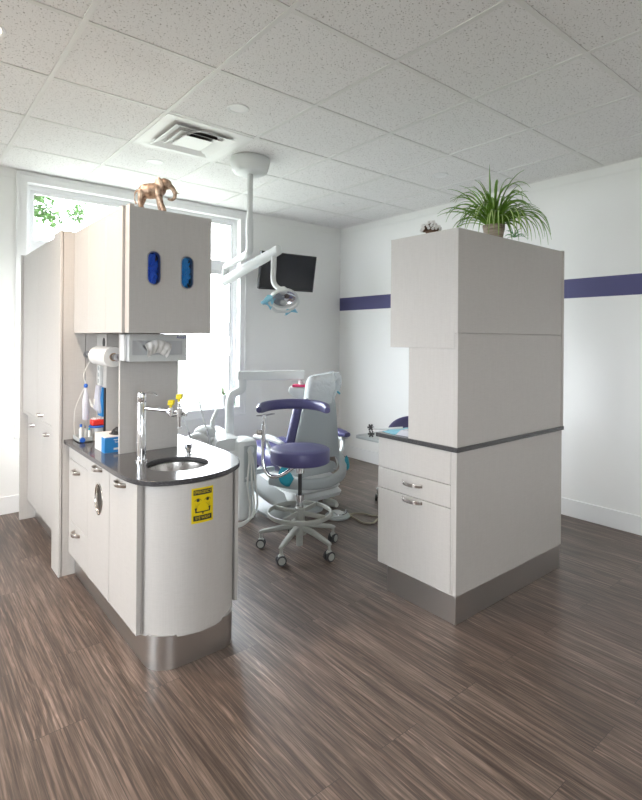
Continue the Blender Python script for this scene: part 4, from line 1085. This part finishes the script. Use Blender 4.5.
for i in range(9):
    t_ = i/8; y_ = 4.10 + .22*t_; z_ = .40 - .30*t_; e = math.sin(min(1, (i+.7)/1.5)*PI/2) if i < 4 else math.sin(min(1, (8-i+.6)/2)*PI/2)
    secs.append((CXh, y_, z_, (.225)*max(.9, e), .06*max(.5, e), .55))
slab(b, secs); obj('leg_cushion', b, M_vinyl, dchair)
# head rest under clear cover
b = nb(); secs = []
for i in range(7):
    t_ = i/6; secs.append((CXh-.02, 3.20-.03*t_, .94+.14*t_, .09, .035*math.sin(PI*(.15+.7*t_)), .3))
slab(b, secs); hr = obj('headrest', b, M_vinyl, dchair)
b = nb(); NU = 40; R = []
for j in range(15):
    t_ = j/14; row = []
    for i in range(NU):
        a = 2*PI*i/NU; z_ = .855 + .245*t_; yb = 3.205 - .045*t_
        hx = .118 + .010*math.sin(3*t_) ; hy = .062 if t_ < .8 else .062-(t_-.8)*.18
        ca, sa = math.cos(a), math.sin(a)
        px = hx*math.copysign(abs(ca)**.45, ca); py = hy*math.copysign(abs(sa)**.6, sa)
        nn = noise.noise(Vector((ca*1.4, sa*1.4, t_*2.6)))*.018 + noise.noise(Vector((ca*4, sa*4, t_*6)))*.006
        zz = z_ + (.02*math.cos(a*1) if t_ > .9 else 0) + (.012*math.sin(4*a) if j == 0 else 0)
        row.append(b.verts.new((CXh-.02+px*(1+nn*3), yb+py*(1+nn*8), zz)))
    R.append(row)
ring_faces(b, R, caps=False); b.faces.new(R[-1]); obj('headrest_cover', b, M_bag, dchair, smooth=50)
b = nb(); tube(b, [(CXh+.10, 3.18, 1.04), (CXh+.15, 3.17, 1.08), (CXh+.165, 3.18, 1.00), (CXh+.12, 3.19, .90)], [.022, .035, .03, .015], 12, n=5); obj('cover_flap', b, M_bag, dchair)
b = nb(); cyl(b, (CXh+.145, 3.16, .955), (CXh+.165, 3.15, .935), .007); obj('blue_clip', b, M_teal, dchair)
# arm rests
b = nb(); secs = [(2.985, 3.28+.34*k/8, .560+.01*math.sin(PI*k/8), .052*math.sin(PI*(.1+.8*k/8))**.4, .027*math.sin(PI*(.1+.8*k/8))**.4, PI/2) for k in range(9)]; slab(b, secs); ar = obj('armrest', b, M_vinyl, dchair)
b = nb(); sweep(b, catmull([(2.985, 3.36, .53), (2.975, 3.33, .49), (2.94, 3.30, .44), (2.88, 3.27, .40)], 5), rrect(.05, .03, .01), up=(1,0,0)); box(b, 2.95, 3.02, 3.31, 3.57, .520, .536); obj('armrest_bracket', b, M_plas, dchair, bevel=0)
b = nb(); secs = [(2.325, 3.30+.40*k/8, .56+.02*math.sin(PI*k/8), .032*math.sin(PI*(.1+.8*k/8))**.4, .022*math.sin(PI*(.1+.8*k/8))**.4, PI/2) for k in range(9)]; slab(b, secs); obj('armrest', b, M_plas, dchair)
b = nb(); sweep(b, catmull([(2.335, 3.55, .54), (2.335, 3.46, .46), (2.36, 3.34, .36)], 5), rrect(.04, .03, .01), up=(1,0,0)); obj('armrest_bracket', b, M_plas, dchair)
# swooping frame under the back
b = nb(); pts = [(2.85, 3.30, .45), (2.875, 3.24, .385), (2.84, 3.17, .325), (2.76, 3.12, .285), (2.62, 3.10, .26), (2.46, 3.12, .265), (2.33, 3.18, .28), (2.25, 3.35, .29)]
sweep(b, catmull(pts, 6), rrect(.055, .085, .024, 4), up=(0,0,1), scale=[.6+.4*min(1, i/10) for i in range(43)]); obj('frame_arm', b, M_grayplas, dchair)
b = nb(); tube(b, [(2.86, 3.29, .40), (2.84, 3.24, .34), (2.79, 3.22, .31), (2.75, 3.26, .36)], .008, 10, n=5); obj('cable_loop', b, M_plas, dchair)
b = nb(); secs = [(CXh, 3.22+.62*k/6, .335-.01*k/6, .19, .045, PI/2) for k in range(7)]; slab(b, secs); obj('seat_carriage', b, M_grayplas, dchair)
# lift housing & base
def loft_boxes(b, lv):
    R = []
    for (x0, x1, y0_, y1_, z, r) in lv:
        pf = rrect(x1-x0, y1_-y0_, r, 5); R.append([b.verts.new(((x0+x1)/2+a, (y0_+y1_)/2+c_, z)) for a, c_ in pf])
    ring_faces(b, R)
b = nb(); loft_boxes(b, [(2.40, 2.80, 3.16, 3.85, .175, .08), (2.39, 2.82, 3.13, 3.87, .20, .09), (2.41, 2.80, 3.15, 3.86, .25, .08), (2.45, 2.76, 3.2, 3.83, .295, .07)]); obj('lift_cover', b, M_plas, dchair)
b = nb(); loft_boxes(b, [(2.36, 2.86, 3.20, 3.95, .095, .06), (2.35, 2.87, 3.18, 3.97, .13, .07), (2.38, 2.83, 3.2, 3.94, .175, .06)]); obj('lower_cover', b, M_plas, dchair)
b = nb(); loft_boxes(b, [(2.22, 2.70, 3.20, 4.2, .0, .09), (2.22, 2.70, 3.20, 4.2, .022, .09), (2.25, 2.68, 3.24, 4.16, .048, .08), (2.36, 2.66, 3.25, 4.0, .095, .08)]); obj('base_plate', b, M_grayplas, dchair)
b = nb(); pts = [(2.12, 3.80, .34), (2.20, 3.60, .27), (2.27, 3.40, .17), (2.34, 3.28, .10)]
sweep(b, catmull(pts, 6), rrect(.05, .16, .022, 4), up=(1,0,0), scale=[1]*19); obj('side_cover', b, M_plas, dchair)
# teal film wraps
def wrap(nm, pts, thick=.004):
    b = nb(); V0 = [b.verts.new(p) for p in pts]; V1 = [b.verts.new((p[0]+thick, p[1]+thick, p[2])) for p in pts]
    ring_faces(b, [V0, V1]); bmesh.ops.triangulate(b, faces=b.faces[:]); return b
b = nb(); bmesh.ops.create_icosphere(b, subdivisions=3, radius=1)
for v in b.verts:
    p = v.co.copy(); tz = (p.z+1)/2; v.co = Vector((2.872+p.x*.032*(1.25-tz*1.1), 3.165+p.y*.022, .36+p.z*.062+.01*noise.noise(p*2)))
obj('teal_wrap', b, M_teal, dchair, smooth=30)
b = nb(); bmesh.ops.create_icosphere(b, subdivisions=3, radius=1)
for v in b.verts:
    p = v.co.copy(); v.co = Vector((2.265+p.x*.060*(1.1-.3*p.z)+p.z*-.030, 3.17+p.y*.02, .345+p.z*.078+.022*noise.noise(p*1.7)))
obj('teal_wrap', b, M_teal, dchair, smooth=30)

# ------------------------------------------------------------------ delivery unit
du = thing('dental_delivery_unit', 'white dental delivery unit with bent post, hoses and instruments by window', 'dental unit', (1.98, 3.6, 0))
b = nb(); loft_boxes(b, [(1.945, 2.095, 3.40, 3.60, .27, .03), (1.945, 2.095, 3.40, 3.60, .56, .03), (1.95, 2.09, 3.405, 3.6, .60, .035), (1.96, 2.08, 3.43, 3.58, .612, .03)]); obj('junction_box', b, M_plas, du)
b = nb(); box(b, 1.965, 2.075, 3.392, 3.402, .30, .57); obj('front_cover', b, M_grayplas, du, bevel=.004)
b = nb(); cyl(b, (2.02, 3.386, .535), (2.02, 3.402, .535), .030); cyl(b, (1.985, 3.388, .33), (1.985, 3.402, .33), .010); obj('port', b, M_plas, du)
b = nb(); loft_boxes(b, [(1.96, 2.10, 3.44, 3.62, .0, .03), (1.98, 2.08, 3.46, 3.58, .27, .03)]); obj('pedestal', b, M_plas, du)
b = nb(); secs = [(1.90+.0*k, 3.50+.34*k/6, .57+.055*k/6*(1), .115, .045*(1-.2*k/6), PI/2) for k in range(7)]; slab(b, secs); obj('head_box', b, M_plas, du)
b = nb(); box(b, 2.08, 2.30, 3.47, 3.51, .315, .355); obj('link_beam', b, M_grayplas, du, bevel=.01)
# post
PB = Vector((1.99, 3.66, .60))
b = nb(); tube(b, [PB, PB+Vector((0,0,.13)), PB+Vector((0.0,0,.26)), PB+Vector((.02,-.015,.335)), PB+Vector((.06,-.05,.365)), PB+Vector((.075,-.06,.39)), PB+Vector((.075,-.06,.455))], .034, 18, n=6); cyl(b, PB+Vector((0,0,.04)), PB+Vector((0,0,.10)), .035); obj('post', b, M_plas, du)
BA = PB+Vector((.05, -.03, .480)); BE = BA + Vector((.774, -.633, 0))*.52 + Vector((.633, .774, 0))*.14 + Vector((0,0,.0))
b = nb(); sweep(b, [BA, BE], rrect(.06, .074, .012, 3), up=(0,0,1)); obj('flex_arm', b, M_plas, du)
b = nb(); tube(b, [BE+Vector((-.02, .016, -.03)), BE+Vector((-.02, .016, -.055)), BE+Vector((-.01, .008, -.09))], [.012, .016, .026], 14, n=3); obj('arm_joint', b, M_plas, du)
TB = BE + Vector((-.025, .02, -.125)); rt_ = Vector((.774, -.633, 0)); fw_ = Vector((.633, .774, 0))
def TBp(l, f_, z): return TB + rt_*l + fw_*f_ + Vector((0,0,z))
b = nb(); R = []
for l0, l1, z in ((-.075, .09, .028), (-.085, .10, .02), (-.085, .10, -.01), (-.05, .09, -.045), (-.01, .06, -.06)):
    R.append([b.verts.new(TBp(l, f_, z)) for l, f_ in ((l0, -.08), (l1, -.08), (l1, .12), (l0, .12))])
ring_faces(b, R); obj('instrument_table', b, M_plas, du, bevel=.008)
b = nb(); R = []
for l0, l1, z in ((-.055, .05, .029), (-.06, .05, .040), (-.055, .05, .046)):
    R.append([b.verts.new(TBp(l, f_, z)+Vector((.055, -.03, .0022))) for l, f_ in ((l0, -.06), (l1, -.06), (l1, .06), (l0, .06))])
ring_faces(b, R); tag(obj('instrument_tray', b, M_pink, None, bevel=.003), 'bright pink tray lying on the white instrument table', 'tray')
# instrument holder at left with instruments
IH = Vector((1.70, 3.62, .645))
b = nb(); tube(b, [(1.88, 3.62, .60), (1.80, 3.60, .60), IH, (1.62, 3.70, .60), (1.52, 3.74, .585)], [.030, .028, .026, .022, .014], 14, n=5); ellipsoid(b, (1.78, 3.66, .66), (.09, .06, .05)); obj('holder_bar', b, M_plas, du)
b = nb(); tube(b, [(1.83, 3.64, .66), (1.835, 3.64, .74), (1.87, 3.63, .83)], [.022, .020, .013], 12, n=4); obj('bracket', b, M_plas, du)
for (x0, y0_, z0_, x1, y1_, z1_, r0, tip, mm) in ((1.55, 3.62, .55, 1.50, 3.72, .70, .009, .011, M_lever), (1.66, 3.58, .55, 1.60, 3.70, .835, .006, .004, M_plas), (1.79, 3.56, .52, 1.72, 3.64, .90, .009, .006, M_plas)):
    b = nb(); p0, p1 = Vector((x0, y0_, z0_)), Vector((x1, y1_, z1_)); cyl(b, p0, p0+(p1-p0)*.45, r0*1.2, r0, 14); h_ = obj('instrument', b, M_lever, du)
    b = nb(); cyl(b, p0+(p1-p0)*.45, p1, r0*.9, tip, 14); obj('sleeve', b, mm, h_)
b = nb(); ellipsoid(b, (1.60, 3.70, .838), (.009, .009, .009), seg=12, rings=8); obj('blue_tip', b, M_teal, du)
# hoses
for k, (dx_, dz_, ex) in enumerate(((0, 0, 0), (.018, .015, .02), (.034, -.01, .045))):
    b = nb(); tube(b, [(2.0+dx_*.6, 3.385, .53+dz_), (1.99+dx_, 3.36, .46), (1.965+dx_*2.0, 3.34, .30), (1.975+dx_*1.9, 3.32, .15), (1.95+dx_*1.3, 3.30, .05+ex*.6), (1.87+ex, 3.30, .02+ex*.5), (1.85, 3.32, .05), (1.80, 3.36, .16), (1.80, 3.42, .40), (1.83, 3.50, .55)], .0075, 10, n=8); obj('hose', b, M_tube, du)

du.location.x += .055; du.location.y -= .03
# foot control on floor
fc = thing('foot_control', 'round white foot control lying on the floor by the stool', 'foot pedal', (2.66, 3.03, 0))
b = nb(); lathe(b, [(0, 0), (.095, 0), (.10, .006), (.095, .016), (.06, .02), (0, .02)], (2.66, 3.03, 0), 40); obj('base', b, M_grayplas, fc)
b = nb(); lathe(b, [(0, .02), (.058, .02), (.055, .034), (.035, .046), (0, .049)], (2.65, 3.03, 0), 32); obj('dome', b, M_plas, fc)
b = nb(); tube(b, [(2.60, 3.0, .05), (2.60, 2.96, .045), (2.66, 2.95, .04), (2.71, 2.98, .045)], .005, 8, n=4); cyl(b, (2.72, 3.0, .018), (2.72, 3.0, .05), .008); obj('lever', b, M_chrome, fc)
b = nb(); tube(b, [(2.74, 3.00, .010), (2.79, 2.985, .009), (2.85, 2.935, .009), (2.87, 2.86, .009), (2.92, 2.83, .009)], .0065, 8, n=6)
tube(b, [(2.74, 2.985, .011), (2.72, 2.88, .009), (2.71, 2.79, .009), (2.76, 2.745, .009), (2.83, 2.775, .009), (2.90, 2.80, .009)], .0065, 8, n=6)
tag(obj('foot_pedal_hose', b, M_tan, None), 'tan double hose looping across the floor from the foot control', 'hose')
ft = thing('foot_pedal', 'small cream pedal on the floor beneath the dental chair', 'foot pedal', (2.80, 3.28, 0))
b = nb(); secs = [(2.80, 3.20+.16*k/6, .035, .05*math.sin(PI*(.12+.76*k/6)), .02, PI/2) for k in range(7)]; slab(b, secs)
for v in b.verts: v.co.z -= .014
obj('pad', b, M_tube, ft)

# ------------------------------------------------------------------ lights / world
world = bpy.data.worlds.new('World'); scn.world = world; world.use_nodes = True
sun = bpy.data.lights.new('sun', 'SUN'); sun.energy = 1.6; sun.angle = .03; sun.color = (1, .96, .9)
so = bpy.data.objects.new('sun', sun); C.objects.link(so); so.rotation_euler = (math.radians(32), 0, math.radians(-8))
wt = world.node_tree; bg = wt.nodes['Background']
bg.inputs[0].default_value = (.88, .94, 1.0, 1); bg.inputs[1].default_value = 11
def portal(loc, rot, sx_, sy_):
    l_ = bpy.data.lights.new('window_portal', 'AREA'); l_.shape = 'RECTANGLE'; l_.size = sx_; l_.size_y = sy_; l_.cycles.is_portal = True
    o = bpy.data.objects.new('window_portal', l_); C.objects.link(o); o.location = loc; o.rotation_euler = rot
portal(((WX0+WX1)/2, YB+.17, (WZ0+WZ1)/2), (-PI/2, 0, 0), WX1-WX0, WZ1-WZ0)
portal((XL-.13, 2.3, 1.6), (0, -PI/2, 0), 1.4, 2.2)
portal((-.85, YF-.13, 1.55), (PI/2, 0, 0), 1.5, 1.3)

# ------------------------------------------------------------------ camera
cam = bpy.data.cameras.new('camera'); co = bpy.data.objects.new('camera', cam); C.objects.link(co); scn.camera = co
yaw, roll = .686, .0075
F = Vector((math.sin(yaw), math.cos(yaw), 0)); Rr_ = Vector((math.cos(yaw), -math.sin(yaw), 0)); U = Vector((0,0,1))
R2 = Rr_*math.cos(roll) + U*math.sin(roll); U2 = -Rr_*math.sin(roll) + U*math.cos(roll)
R2, U2 = Rr_*math.cos(roll) + U*math.sin(roll)*1, U*math.cos(roll) - Rr_*math.sin(roll)
# image x axis = R2, image y axis = U2, looking along F
M = Matrix((( R2.x, U2.x, -F.x, 0), (R2.y, U2.y, -F.y, 0), (R2.z, U2.z, -F.z, 1.38), (0,0,0,1)))
co.matrix_world = M
cam.sensor_fit = 'VERTICAL'; cam.sensor_height = 24; cam.sensor_width = 24
cam.lens = 520/800*24
cam.shift_x = 0; cam.shift_y = (338.5-400)/800
cam.clip_start = .05; cam.clip_end = 200
scn.view_settings.view_transform = 'Standard'; scn.view_settings.look = 'None'; scn.view_settings.gamma = 1; scn.view_settings.use_curve_mapping = False
scn.view_settings.exposure = 0.84
